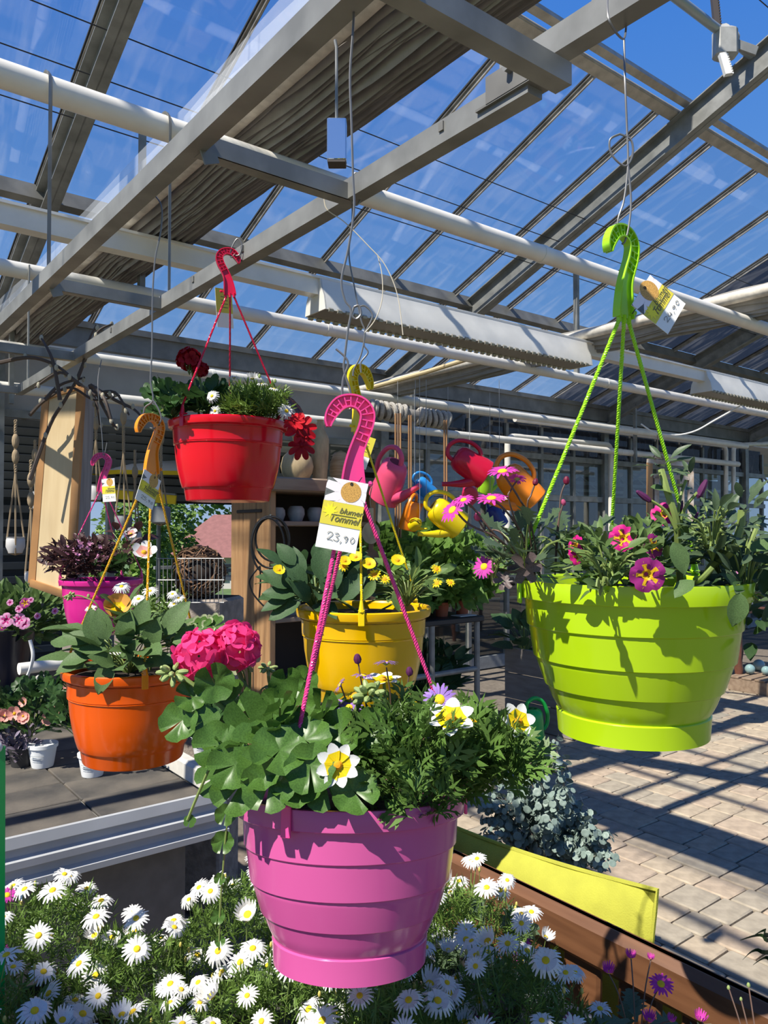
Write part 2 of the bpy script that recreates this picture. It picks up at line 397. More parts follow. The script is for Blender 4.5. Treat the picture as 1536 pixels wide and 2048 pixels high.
# ------------------------------------------------------------------ hanging frame the baskets hang from
ZC = 2.29; CU1, CU2 = .575, .925
frame = thing('hanging_rack', 'galvanised steel ladder rack under the roof that carries the hanging baskets', 'frame', (CU1, 1.3, ZC))
def rail(u, v0, v1, z=ZC):
    mb = MB(); mb.beam((u, v0, z+.018), (u, v1, z+.018), .034, .042); return mb.build('rail', galv, frame)
rail(CU1, .3, 4.2); rail(CU2, .80, 4.2); rail(CU2, .15, .86, ZC+.036)
for v, a, b, z in ((.73, CU1-.2, CU2+.01, ZC-.017), (1.29, CU1, CU2, ZC-.002), (2.29, CU1, CU2, ZC-.002), (3.2, CU1, CU2, ZC-.002), (4.15, CU1-.02, CU2+.02, ZC)):
    mb = MB(); mb.beam((a+.01, v, z+.015), (b-.01, v, z+.015), .004, .034); mb.beam((a+.01, v+.014, z), (b-.01, v+.014, z), .030, .004); mb.build('crossbar', galv, frame)
    if v > 1: 
        mb = MB(); mb.beam((CU1+.015, v-.003, z+.018), (CU1+.03, v-.003, z-.02), .03, .004, (0, 1, 0)); mb.build('bracket', galv, frame)
# splice bracket with bolt on rail two
mb = MB(); mb.box((CU2, .835, ZC+.012), (.046, .15, .004)); mb.box((CU2-.022, .835, ZC+.035), (.004, .10, .045)); mb.build('splice_plate', galv_dark, frame)
mb = MB(); mb.tube([(CU2-.036, .83, ZC+.045), (CU2-.02, .83, ZC+.045)], .007, 6); mb.build('bolt', galv, frame)
for v in (1.0, 1.75, 2.05, 2.75):
    mb = MB(); mb.box((CU2-.017, v, ZC+.026), (.006, .012, .016)); mb.build('clip', galv_dark, frame)
# strap hangers over the first pipe
for u in (CU1-.004, CU2-.004):
    pts = [(u, 2.30-.043, ZC)]+[(u, 2.30+.043*math.sin(a), 2.86+.043*math.cos(a)) for a in [math.radians(-90+22.5*i) for i in range(9)]]
    mb = MB(); mb.tube(pts, .010, 6, flat=.3); mb.build('strap', galv, frame)
for u in (CU1, CU2):
    mb = MB(); mb.beam((u, 1.27, ZC+.02), (u, 1.27, 4.75), .02, .006, (1, 0, 0)); mb.build('strap', galv, frame) if False else None
    mb = MB(); mb.beam((u, 4.06-.045, ZC), (u, 4.06-.045, 2.90), .02, .006, (1, 0, 0)); mb.build('strap', galv, frame)
mb = MB(); mb.beam((CU2, .66, ZC+.07), (CU2, .66, 4.6), .04, .03, (1, 0, 0)); mb.build('strap', galv, frame)

# ------------------------------------------------------------------ folded shade screens along V
def screen(u, v0, v1, z, wd, hg, label, film=True):
    o = thing('shade_screen', label, 'screen', (u, v0, z))
    N = 34 if film else 22
    for k in range(N):
        a = k/(N-1); ph = random.uniform(0, 6)
        def fn(s, t, a=a, ph=ph):
            v = v0+(v1-v0)*s; sag = hg*(.25+.75*math.sin(math.pi*min(1, a*1.0+.02))**.6)*(1+.10*math.sin(v*2.3+ph)+.05*math.sin(v*9+ph*2))
            return Vector((u-wd/2+wd*a+.010*math.sin(v*3+ph)+wd/N*.62*(t-.5)*2, v, z+.03-sag*(1-abs(2*t-1)**1.5)+.008*math.sin(v*7+ph)))
        mb = MB(); mb.grid(fn, 70, 5); mb.build('fold', fabric_grey, o, sharp=60)
    mb = MB(); mb.tube([(u-wd/2-.03, v0, z-.02), (u-wd/2-.03, v1, z-.02)], .035, 12); mb.build('edge_tube', cream_tube, o)
    if film:
        mb = MB()
        for k in range(4):
            def fn(s, t, k=k):
                v = v0+(v1-v0)*s
                return Vector((u-wd/2-.10-.028*k+.006*math.sin(v*4+k), v, z-.08+.10*t+.008*math.sin(v*5+k*2)))
            mb.grid(fn, 40, 3)
        mb.build('film', film_m, o, sharp=60)
    return o
def film_mat():
    m = bpy.data.materials.new('clear_film'); m.use_nodes = True; n = m.node_tree.nodes; l = m.node_tree.links
    b = n['Principled BSDF']; b.inputs['Base Color'].default_value = (.8, .83, .86, 1); b.inputs['Roughness'].default_value = .25
    t = n.new('ShaderNodeBsdfTransparent'); ms = n.new('ShaderNodeMixShader'); ms.inputs[0].default_value = .22
    l.new(t.outputs[0], ms.inputs[1]); l.new(b.outputs[0], ms.inputs[2]); l.new(ms.outputs[0], n['Material Output'].inputs[0]); return m
film_m = film_mat()
screen(1.42, .9, 6.2, 3.05, .34, .12, 'bundle of folded grey shade cloth hanging along the rafter at the upper left')
screen(4.62, .2, 6.2, 3.02, .22, .16, 'rolled grey shade cloth bundle behind the green hook at the right', film=False)
# ------------------------------------------------------------------ floor of concrete pavers
paver_m = [mat('paver_'+n_, c_, .85, var=.22, vscale=16, col2=tuple(x*.74 for x in c_), bump=.5, bscale=45) for n_, c_ in
           (('sand', (.42, .345, .25)), ('grey', (.35, .305, .235)), ('rose', (.41, .325, .24)))]
joint_m = mat('sandy_joints', (.20, .165, .13), .95, var=.3, vscale=30)
floor = struct('floor')
mb = MB(); mb.add([(-6, -6, -.016), (20, -6, -.016), (20, 12, -.016), (-6, 12, -.016)], [(0, 1, 2, 3)]); mb.build('joint_bed', joint_m, floor)
def paver_tpl(w_, l_): 
    mb = MB(); mb.cbox((0, 0, -.010), (w_-.008, l_-.008, .020), .006); return mb
rows = []; rng = random.Random(3)
u = 1.2
while u < 11:
    wd = rng.choice((.17, .21)); v = -3.5+rng.random()*.2
    while v < 4.6:
        ln = rng.choice((.14, .17, .21, .26)); c = Vector((u+wd/2, v+ln/2, 0)); 
        if (c-EYE).dot(FWD) > .5:
            x, y, d = proj(c)
            if 850 < x < 1620 and y < 2150: rows.append((d, c, wd, ln))
        v += ln
    u += wd
rows.sort(key=lambda r: r[0]); cache = {}
rest = {}
for i, (d, c, wd, ln) in enumerate(rows):
    k = (wd, ln, rng.randrange(3)); tilt = Euler((rng.gauss(0, .008), rng.gauss(0, .008), rng.gauss(0, .008))).to_matrix()
    if i < 300:
        if k not in cache: cache[k] = paver_tpl(wd, ln).mesh('paver', paver_m[k[2]])
        inst('paver', cache[k], floor, TRS(c+Vector((0, 0, rng.uniform(-.003, 0))), tilt))
    else: rest.setdefault((wd, ln), []).append(TRS(c, tilt))
merge('paving', [(T(paver_tpl(*k)), Ms) for k, Ms in rest.items()], paver_m[0], floor)
mb = MB(); mb.add([(-90, -90, -.05), (110, -90, -.05), (110, 110, -.05), (-90, 110, -.05)], [(0, 1, 2, 3)])
mb.build('lawn', mat('lawn', (.10, .17, .05), .9, var=.4, vscale=3), floor)

# ------------------------------------------------------------------ glass wall along the gutter line
wall = struct('wall_back')
frost = mat('frosted_sheet', (.62, .60, .56), .5, var=.25, vscale=2, transl=.35)
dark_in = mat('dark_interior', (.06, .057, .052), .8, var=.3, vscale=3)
MULL = [4.95+.63*k for k in range(0, 14)]
mcache = MB(); mcache.box((0, 0, 1.45), (.045, .06, 2.9)); mullion = mcache.mesh('mullion', galv)
for u in MULL[1:]: inst('mullion', mullion, wall, TRS((u, V_GUT, 0)))
pc = MB(); pc.box((0, 0, 0), (.575, .006, 1)); wp = pc.mesh('wall_pane', glass_wall)
pf = MB(); pf.box((0, 0, 0), (.575, .006, 1)); wf = pf.mesh('frosted_pane', frost)
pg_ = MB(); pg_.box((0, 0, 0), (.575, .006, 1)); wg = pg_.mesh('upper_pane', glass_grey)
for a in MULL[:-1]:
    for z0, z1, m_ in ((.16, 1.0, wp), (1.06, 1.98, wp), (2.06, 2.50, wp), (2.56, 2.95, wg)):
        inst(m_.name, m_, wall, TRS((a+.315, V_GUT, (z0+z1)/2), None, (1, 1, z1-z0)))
for z in (1.03, 2.02, 2.53):
    mb = MB(); mb.beam((4.95, V_GUT, z), (13.2, V_GUT, z), .07, .07); mb.build('transom', galv, wall)
mb = MB(); mb.box((9.1, V_GUT, .07), (8.3, .05, .14)); mb.build('plinth', mat('concrete_plinth', (.34, .34, .32), .8, var=.2), wall)
for u in (-1.5, .3, 2.1, 3.9):
    mb = MB(); mb.box((u, V_GUT+.02, 2.78), (1.74, .006, .5)); mb.build('frosted_pane', frost, wall)
mb = MB(); mb.beam((-3, V_GUT, 2.5), (4.95, V_GUT, 2.5), .05, .06); mb.build('transom', galv, wall)
# hall behind the glass wall: added dimming screen above, benches, a dark stand-in back panel
hall = struct('wall_far')
mb = MB(); mb.box((15.6, 13.0, 1.6), (17, .1, 3.2)); mb.build('back_panel', dark_in, hall)  # near-black panel stands in for the darkness deep in the hall

tube_in = mat('inner_steel', (.34, .36, .37), .5, .2)
mb = MB(); mb.add([(3.5, 6.8, 3.12), (22, 6.8, 3.12), (22, 13, 3.12), (3.5, 13, 3.12)], [(0, 1, 2, 3)]); mb.build('dimming_screen', mat('dimming_screen', (.44, .42, .39), .8, var=.2, vscale=1, transl=.05), hall)  # screen added overhead to keep daylight out and dim the hall
for k, v in enumerate((7.6, 9.0, 10.4, 11.8)):
    for z in (1.02, 2.35, 2.95):
        mb = MB(); mb.beam((4.6, v, z), (20, v, z), .05, .05); mb.build('rail', tube_in, hall)
    for u in (6, 8.5, 11, 14):
        mb = MB(); mb.beam((u, v, 0), (u, v, 3.1), .06, .06); mb.build('column', tube_in, hall)
        mb = MB(); mb.beam((u, v, 2.35), (u+1.2, v, 2.95), .03, .03); mb.beam((u+1.2, v, 2.95), (u+2.4, v, 2.35), .03, .03); mb.build('brace', tube_in, hall)
for v in (8.2, 10.0):
    mb = MB(); mb.box((12, v, .92), (14, .9, .05)); mb.build('bench', mat('bench_grey', (.30, .31, .31), .6), hall)
# louvred canopy on the left and the open air below it
lou = struct('wall_left')
slat_m = mat('grey_slats', (.17, .185, .195), .6, var=.2, vscale=3)
sl_ = MB(); sl_.box((0, 0, 0), (6.2, .02, .085), Matrix.Rotation(.5, 3, 'X')); slat = sl_.mesh('slat', slat_m)
for k in range(9): inst('slat', slat, lou, TRS((2.0, 9.3, 2.02+.10*k)))
for k in range(11): inst('slat', slat, lou, TRS((-.6, 9.42, .25+.16*k)))
mb = MB(); mb.box((-.4, 9.52, 1.5), (6, .03, 3.0)); mb.build('backing', mat('dark_backing', (.045, .05, .054), .8), lou)  # dark sheets added behind the slats so no bright sky shows through
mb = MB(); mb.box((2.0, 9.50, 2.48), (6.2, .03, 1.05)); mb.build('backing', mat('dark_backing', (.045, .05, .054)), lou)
for u in (-1.0, .95, 3.1, 5.05):
    mb = MB(); mb.beam((u, 9.36, 0), (u, 9.36, 2.95), .09, .09); mb.build('post', galv, lou)
mb = MB(); mb.add([(-2, 6.6, 3.02), (5.2, 6.6, 3.02), (5.2, 9.5, 2.92), (-2, 9.5, 2.92)], [(0, 1, 2, 3)]); mb.build('canopy', mat('canopy_sheet', (.46, .50, .54), .6, transl=.2), lou)
for u in (-.5, .8, 2.1, 3.4, 4.6):
    mb = MB(); mb.beam((u, 6.5, 2.98), (u, 9.3, 2.9), .06, .1); mb.build('rafter', tube_in, lou)

# ------------------------------------------------------------------ outdoors, seen through the gap on the left
leaf_dk = mat('hedge_leaf', (.17, .30, .05), .6, var=.45, vscale=3, transl=.25)
lf = MB(); lf.add([(0, 0, 0), (.35, .5, .06), (0, 1, 0), (-.35, .5, .06)], [(0, 1, 2), (0, 2, 3)]); LEAF0 = T(lf)
def bush(name, c, rad, n, size, m_, parent=None, seed=1, tpl=LEAF0):
    rg = random.Random(seed); Ms = []
    for i in range(n):
        d = Vector((rg.gauss(0, 1), rg.gauss(0, 1), rg.gauss(0, 1))).normalized(); q = rg.uniform(.55, 1)**.5
        p = Vector(c)+Vector((d.x*rad[0]*q, d.y*rad[1]*q, d.z*rad[2]*q))
        nrm = (d+Vector((rg.uniform(-.7, .7), rg.uniform(-.7, .7), rg.uniform(0, .9)))).normalized()
        Ms.append(TRS(p, look(Vector((rg.uniform(-1, 1), rg.uniform(-1, 1), rg.uniform(-.6, .4))), nrm), size*rg.uniform(.6, 1.25)))
    return merge(name, [(tpl, Ms)], m_, parent)
for i, (px, lab) in enumerate(((262, 'bright green bush outdoors behind the orange basket cords'), (405, 'green bush outdoors behind the house roof and the timber post'), (335, 'green bush outdoors between the two other far bushes'))):
    c = P(px, 1085, (15, 28, 16.5)[i]); c.z = (1.2, 2.6, 1.2)[i]
    o = thing('bush', lab, 'bush', (c.x, c.y, 0)); 
    mb = MB(); mb.tube([(c.x, c.y, 0), (c.x+.05, c.y, .6), (c.x, c.y, 1.2)], .06, 6); mb.build('stem', mat('bark', (.12, .09, .06), .9), o)
    bush('foliage', c, ((.75, .75, 1.25), (2.0, 1.2, 2.7), (.6, .6, 1.25))[i], 1500, (.16, .30, .15)[i], leaf_dk, o, seed=i)
hs = thing('house', 'house with a brownish red gable roof beyond the bushes', 'house', P(425, 1110, 22))
c = P(425, 1110, 22); X, Y = RGT, Vector((FWD.x, FWD.y, 0)).normalized()
def loc(a, b, z): return Vector((c.x, c.y, 0))+X*a+Y*b+Vector((0, 0, z))
mb = MB(); mb.add([loc(-1.2, 0, -.1), loc(2.2, 0, -.1), loc(2.2, 0, .9), loc(-1.2, 0, .9), loc(-1.2, 3, -.1), loc(2.2, 3, -.1), loc(2.2, 3, .9), loc(-1.2, 3, .9)], [(0, 1, 2, 3), (1, 5, 6, 2), (4, 0, 3, 7)])
mb.build('house_wall', mat('house_plaster', (.55, .52, .48), .8), hs)
mb = MB(); mb.add([loc(-1.5, -.3, .85), loc(2.5, -.3, .85), loc(2.5, 1.5, 2.1), loc(-.3, 1.5, 2.1), loc(-1.5, 3.3, .85), loc(2.5, 3.3, .85)], [(0, 1, 2, 3), (3, 2, 5, 4), (0, 3, 4)])
mb.build('house_roof', mat('red_roof', (.24, .10, .09), .8, var=.2, vscale=8), hs)
mb = MB(); mb.box(loc(.2, -.02, .4), (.5, .06, .4), basis(Vector((0, 0, 1)), Y)); mb.build('window', dark_in, hs)
# parasol with a pale top and a yellow valance
pc = P(318, 935, 10.2); o = thing('parasol', 'pale parasol with yellow valance outdoors behind the orange hook', 'parasol', (pc.x, pc.y, 0))
mb = MB(); n = 8; R = 1.15; top = Vector((pc.x, pc.y, pc.z+.22))
ringp = [Vector((pc.x+R*math.cos(2*math.pi*k/n), pc.y+R*math.sin(2*math.pi*k/n), pc.z-.12)) for k in range(n)]
mb.add([top]+ringp, [(0, k+1, (k+1) % n+1) for k in range(n)]); mb.build('canopy', mat('parasol_cloth', (.68, .74, .85), .8, transl=.3), o, sharp=10)
mb = MB(); mb.add(ringp+[p-Vector((0, 0, .05)) for p in ringp], [(k, (k+1) % n, n+(k+1) % n, n+k) for k in range(n)]); mb.build('valance', mat('yellow_cloth', (.85, .62, .02), .7), o)
mb = MB(); mb.tube([(pc.x, pc.y, 0), (pc.x, pc.y, pc.z+.2)], .03, 8); mb.build('pole', galv, o)
a, b = P(195, 985, 8.6), P(352, 1000, 8.6)
o = thing('awning', 'yellow awning strip in the background left of the red basket', 'awning', (a+b)/2)
mb = MB(); mb.beam(a, b, .04, .10); mb.build('valance', mat('yellow_cloth', (.85, .62, .02)), o); mb = MB(); mb.beam(a+Vector((0, 0, .06)), b+Vector((0, 0, .06)), .06, .02); mb.build('front_bar', galv, o)
# ------------------------------------------------------------------ plant pieces
def leafmat(name, c, var=.35, tr=.28, rough=.45): return mat(name, c, rough, var=var, vscale=35, transl=tr, spec=.35)
g_ger = leafmat('geranium_leaf', (.085, .185, .032), rough=.36, tr=.22); g_gdk = leafmat('dark_geranium_leaf', (.045, .11, .03))
g_pet = leafmat('soft_green_leaf', (.115, .20, .065), rough=.6); g_yel = leafmat('deep_green_leaf', (.065, .135, .05), rough=.55)
g_bid = leafmat('feathery_leaf', (.13, .24, .05)); g_cal = leafmat('small_green_leaf', (.13, .215, .06), rough=.55)
g_gry = leafmat('grey_green_leaf', (.10, .155, .08)); g_pur = leafmat('purplish_leaf', (.17, .125, .12)); g_brz = leafmat('bronze_leaf', (.075, .035, .035))
g_var = leafmat('cream_edged_leaf', (.42, .47, .27)); g_euc = leafmat('eucalyptus_leaf', (.235, .31, .27), tr=.12, var=.25)
g_tom = leafmat('tomato_leaf', (.20, .37, .07), tr=.4); g_dai = leafmat('daisy_foliage', (.155, .265, .05)); g_drk = leafmat('dark_leaf', (.04, .085, .03))  # g_drk is a plain dark green leaf colour
g_stem = mat('green_stem', (.20, .27, .07), .5, var=.2); g_brown = mat('brown_stem', (.12, .07, .05), .6)
g_bud = mat('green_bud', (.28, .36, .12), .5, var=.2, vscale=80)
def fm(name, c, tr=.3, rough=.5): return mat(name, c, rough, var=.12, vscale=60, transl=tr, spec=.25)
f_white = fm('white_petal', (.86, .86, .84)); f_disc = fm('yellow_disc', (.78, .52, .02), 0, .8); f_or = fm('orange_disc', (.72, .30, .01), 0, .8)
f_mag = fm('magenta_petal', (.62, .06, .42)); f_lil = fm('lilac_petal', (.36, .20, .62)); f_yel = fm('yellow_petal', (.86, .66, .01)); f_pink = fm('pink_petal', (.92, .07, .29), tr=.4); f_red = fm('dark_red_petal', (.36, .004, .012))
f_cal = fm('calibrachoa_petal', (.66, .015, .24)); f_cald = fm('plum_petal', (.36, .03, .22)); f_lp = fm('light_pink_petal', (.82, .36, .60)); f_gold = fm('golden_eye', (.80, .50, .02)); f_peach = fm('peach_petal', (.82, .42, .10)); f_sal = fm('salmon_petal', (.85, .42, .36)); f_brd = fm('begonia_red', (.62, .008, .02))
def leaf_ovate(w_=.5, curl=.15, fold=.12, wave=.03, seed=0, tip=1.0):
    rg = random.Random(seed); mb = MB(); prof = [(0, .05), (.12, .55), (.3, .92), (.5, 1), (.7, .8), (.88, .42), (1, .02)]
    rows = []
    for t, k in prof:
        h = w_*k/2; z = -curl*t*t; wv = rg.uniform(-wave, wave)
        rows.append([(-h, t, z+fold*k*.5+wv), (-h*.5, t, z+fold*k*.18), (0, t, z), (h*.5, t, z+fold*k*.18), (h, t, z+fold*k*.5-wv)])
    vs_ = [p for r in rows for p in r]
    mb.add(vs_, [(i*5+j, i*5+j+1, i*5+5+j+1, i*5+5+j) for i in range(len(rows)-1) for j in range(4)]); return mb
def leaf_round(lobes=7, depth=.10, cup=.18, seed=0, mi_edge=0):
    rg = random.Random(seed); mb = MB(); n = lobes*4; vs_ = [(0, 0, 0)]
    for q in (.5, .86, 1.0):
        for i in range(n+1):
            t = i/n; a = math.radians(-75+330*t)+math.pi/2-math.radians(90); a = math.radians(-262+344*t)
            sc = 1-depth*(abs(math.sin(math.pi*lobes*t))**.6 < .35)*q-depth*.6*(1-abs(math.sin(math.pi*lobes*t)))*q
            r = q*sc*.5; z = cup*q*q*.5*(1+.35*math.sin(lobes*math.pi*2*t))+rg.uniform(-.008, .008)
            vs_.append((r*math.cos(a), r*math.sin(a)+.08, z))
    m_ = n+1
    fs_ = [(0, 1+i, 2+i) for i in range(n)]+[(1+i+k*m_, 1+i+(k+1)*m_, 2+i+(k+1)*m_, 2+i+k*m_) for k in range(2) for i in range(n)]
    mi = [0]*n+[0]*n+[mi_edge]*n
    o = len(mb.v); mb.v += vs_; mb.f += fs_; mb.m += mi; return mb
def leaf_cut(n=3, w_=.16, seed=0, spread=.8):
    """feathery leaf: leaflets along a midrib, each forked"""
    rg = random.Random(seed); mb = MB()
    def blade(p, d, L, w_):
        d = Vector(d).normalized(); s = d.cross(Vector((0, 0, 1))).normalized()*w_; p = Vector(p); z = Vector((0, 0, L*.10))
        mb.add([p, p+d*L*.5+s+z, p+d*L-z, p+d*L*.5-s+z], [(0, 1, 2, 3)])
    blade((0, 0, 0), (0, 1, 0), 1, w_*.45)
    for k in range(n):
        t = .25+.6*k/max(1, n-1)
        for s in (-1, 1):
            L = (.62-.32*abs(t-.4))*rg.uniform(.8, 1.1); a = spread*rg.uniform(.8, 1.15)
            p = (0, t*.75, 0); d = (s*math.sin(a), math.cos(a), rg.uniform(-.1, .2)); blade(p, d, L, w_*.42)
            q = Vector(p)+Vector(d)*L*.4; blade(q, (s*math.sin(a+.55), math.cos(a+.55), 0), L*.45, w_*.3)
    return mb
def leaf_lobed(seed=0, w_=.8):
    rg = random.Random(seed); mb = MB(); out = []
    key = [(0, .06), (.2, .10), (.26, .30), (.38, .16), (.46, .46), (.58, .22), (.68, .44), (.78, .18), (.88, .2), (1, 0)]
    vs_ = []
    for t, h in key:
        z = -.10*t*t; vs_ += [(-h*w_, t+h*.25, z+.10*h), (0, t, z), (h*w_, t+h*.25, z+.10*h)]
    mb.add(vs_, [(i*3+j, i*3+j+1, i*3+3+j+1, i*3+3+j) for i in range(len(key)-1) for j in range(2)]); return mb
def tuft(n=7, seed=0, w_=.05, up=.5):
    rg = random.Random(seed); mb = MB()
    for k in range(n):
        a = rg.uniform(0, 6.28); e = rg.uniform(-.1, 1.3)*up+.1; d = Vector((math.cos(a)*math.cos(e), math.sin(a)*math.cos(e), math.sin(e))); L = rg.uniform(.6, 1)
        s = d.cross(Vector((0, 0, 1))).normalized()*w_; p = d*.1
        mb.add([p, p+d*L*.55+s+Vector((0, 0, .05)), p+d*L, p+d*L*.55-s+Vector((0, 0, .05))], [(0, 1, 2, 3)])
    return mb
def daisy(n=20, pl=.5, pw=.062, disc=.13, droop=.08, seed=0, lift=.0):
    rg = random.Random(seed); mb = MB()
    for k in range(n):
        a = 2*math.pi*k/n+rg.uniform(-.06, .06); L = pl*rg.uniform(.88, 1.04); dz = rg.uniform(-.05, .06)
        c, s = math.cos(a), math.sin(a); r0 = disc*.7
        def q(r, o_, z): return (c*r-s*o_, s*r+c*o_, z)
        rm = r0+(L-r0)*.6
        mb.add([q(r0, -pw*.35, 0), q(r0, pw*.35, 0), q(rm, -pw, .04+dz*.5+lift*.5), q(rm, pw, .04+dz*.5+lift*.5), q(L, -pw*.4, dz-droop+lift), q(L, pw*.4, dz-droop+lift)], [(0, 1, 3, 2), (2, 3, 5, 4)])
    prof = [(disc, -.02), (disc, .02), (disc*.75, .055), (disc*.3, .07), (.001, .065)]
    mb.lathe(prof, 10, None, 1)
    mb.lathe([(.02, -.10), (disc*.9, -.03), (disc, 0)], 8, None, 2); return mb
def star5(n=5, pl=.5, pw=.26, base=.35, seed=0, cup=.15, twotone=True, disc=.11, notch=.0, gap=1.0, pointed=False):
    """broad petals in two tones: materials 0 = tip, 1 = base, 2 = disc"""
    rg = random.Random(seed); mb = MB()
    for k in range(n):
        a = 2*math.pi*k/n+rg.uniform(-.05, .05); c, s = math.cos(a), math.sin(a); L = pl*rg.uniform(.93, 1.05); tl = rg.uniform(-.05, .05)
        def q(r, o_, z): return (c*r-s*o_, s*r+c*o_, z+tl*r)
        rws = []
        for t, wv in (((.08, .2), (.3, .62), (.56, 1), (.76, .86), (.92, .48), (1, .10)) if pointed else ((.08, .25), (.3, .62), (base+.18, .95), (.75, 1), (.92, .75), (1, .35))):
            r = L*t; wd = pw*wv*gap; z = cup*t*t; rws.append([q(r, -wd, z+.03*wv), q(r-(notch if t == 1 else 0), 0, z-.01), q(r, wd, z+.03*wv)])
        vs_ = [p for r in rws for p in r]; o = len(mb.v); mb.v += vs_
        for i in range(5):
            for j in range(2): mb.f.append((o+i*3+j, o+i*3+j+1, o+i*3+3+j+1, o+i*3+3+j)); mb.m.append(1 if i < 2 else 0)
    if disc: mb.lathe([(disc, 0), (disc, .04), (disc*.6, .09), (.001, .10)], 10, None, 2)
    return mb
def calib(seed=0, n=5):
    """five fused lobes round a throat with a yellow star: 0 lobe, 1 star"""
    rg = random.Random(seed); mb = MB(); N = n*6; ring = []
    for q, z in ((.06, -.16), (.16, -.03), (.32, .03), (.5, .0)):
        ring.append([(q*(1-.13*(abs(math.sin(n*math.pi*i/N))**.5 < .45)*(q > .3))*math.cos(2*math.pi*i/N), q*(1-.13*(abs(math.sin(n*math.pi*i/N))**.5 < .45)*(q > .3))*math.sin(2*math.pi*i/N), z+(.03*math.sin(2*math.pi*n*i/N) if q > .3 else 0)) for i in range(N)])
    o = len(mb.v); mb.v += [p for r in ring for p in r]
    for k in range(3):
        for i in range(N):
            mb.f.append((o+k*N+i, o+k*N+(i+1) % N, o+(k+1)*N+(i+1) % N, o+(k+1)*N+i))
            mb.m.append(1 if k == 0 or (k == 1 and i % 6 in (2, 3)) or (k == 2 and False) else 0)
    for j in range(n):
        a = 2*math.pi*(j*6+3)/N; c, s = math.cos(a), math.sin(a)
        mb.add([(c*.12-s*.045, s*.12+c*.045, .0), (c*.12+s*.045, s*.12-c*.045, .0), (c*.42, s*.42, .028)], [(0, 1, 2)], 1)
    mb.tube([(0, 0, -.16), (0, 0, -.42)], [.06, .03], 6, mi=0); return mb
def floret(seed=0): return star5(5, .5, .21, .3, seed, .03, disc=0, gap=1.0)
M_daisy = [daisy(20+i % 4, .5, .045+.004*(i % 3), .115, .05+.05*(i % 3), i).mesh('daisy_flower', [f_white, f_disc, g_bud]) for i in range(5)]
M_daisy += [daisy(19, .42, .06, .14, -.25, 9, .12).mesh('daisy_flower', [f_white, f_disc, g_bud])]
M_mag = [daisy(18, .5, .06, .15, .02, 20+i).mesh('magenta_daisy', [f_mag, f_disc, g_bud]) for i in range(3)]
M_lil = [daisy(20, .5, .05, .15, .02, 30+i).mesh('lilac_daisy', [f_lil, f_disc, g_bud]) for i in range(3)]
M_yda = [daisy(11, .5, .085, .2, .03, 40+i).mesh('yellow_daisy', [f_yel, f_or, g_bud]) for i in range(2)]
M_bid = [star5(6, .5, .150, .35, 50, .05, disc=.10, pointed=True).mesh('bidens_flower', [f_white, f_yel, f_or]), star5(8, .5, .140, .30, 51, .05, disc=.10, pointed=True).mesh('bidens_flower', [f_white, f_yel, f_or])]
M_cal = [calib(i).mesh('calibrachoa_flower', [f_cal, f_gold]) for i in range(2)]; M_cald = [calib(5).mesh('calibrachoa_flower', [f_cald, f_gold])]
M_lpk = [calib(7).mesh('calibrachoa_flower', [f_lp, f_cal])]
M_pansy = [star5(5, .5, .3, .2, 60, .1).mesh('yellow_flower', [f_yel, f_gold, f_or])]
M_peach = [star5(6, .5, .3, .3, 61, .35).mesh('peach_flower', [f_peach, f_yel, f_gold])]
M_wp = [star5(5, .5, .22, .4, 62, .2).mesh('pale_flower', [f_white, f_sal, f_gold])]
M_sal = [star5(6, .5, .2, .4, 63, .25).mesh('begonia_flower', [f_sal, f_sal, f_gold])]
M_gerf = [leaf_round(6, .055, .26, i).mesh('leaf', g_ger) for i in range(4)]+[leaf_round(5, .09, .05, 9).mesh('leaf', g_ger)]
M_gerd = [leaf_round(7, .12, .2, i+20).mesh('leaf', g_gdk) for i in range(3)]
M_var = [leaf_round(9, .10, .18, 31, 1).mesh('leaf', [g_ger, g_var])]
M_ov = [leaf_ovate(.62, .2, .14, .03, i).mesh('leaf', g_pet) for i in range(4)]; M_ovy = [leaf_ovate(.58, .25, .12, .03, i+8).mesh('leaf', g_yel) for i in range(4)]
M_sm = [leaf_ovate(.48, .15, .1, .02, i+16).mesh('leaf', g_cal) for i in range(3)]; M_nar = [leaf_ovate(.34, .25, .1, .02, i+26).mesh('leaf', g_gry) for i in range(3)]
M_lob = [leaf_lobed(i).mesh('leaf', g_gry) for i in range(2)]; M_lobp = [leaf_round(6, .28, .12, 44).mesh('leaf', g_pur)]
M_brz = [leaf_ovate(.5, .3, .1, .03, i+36).mesh('leaf', g_brz) for i in range(2)]
T_cut = [T(leaf_cut(3, .17, i)) for i in range(3)]; T_tuft = [T(tuft(7, i, .045)) for i in range(3)]; T_sm = [T(leaf_ovate(.42, .15, .1, .02, 70+i)) for i in range(2)]
def bud_mb(kind=0):
    mb = MB(); mb.lathe([(.001, -.5), (.28, -.35), (.38, -.05), (.32, .2), (.2, .42), (.001, .5)], 8); return mb
M_bud = bud_mb().mesh('bud', g_bud); M_budm = bud_mb().mesh('bud', f_mag); M_budp = bud_mb().mesh('bud', fm('rose_bud', (.62, .12, .25))); M_budr = bud_mb().mesh('bud', fm('wine_bud', (.20, .015, .05)))
M_buddk = bud_mb().mesh('bud', fm('plum_bud', (.13, .03, .11))); T_bud = T(bud_mb())
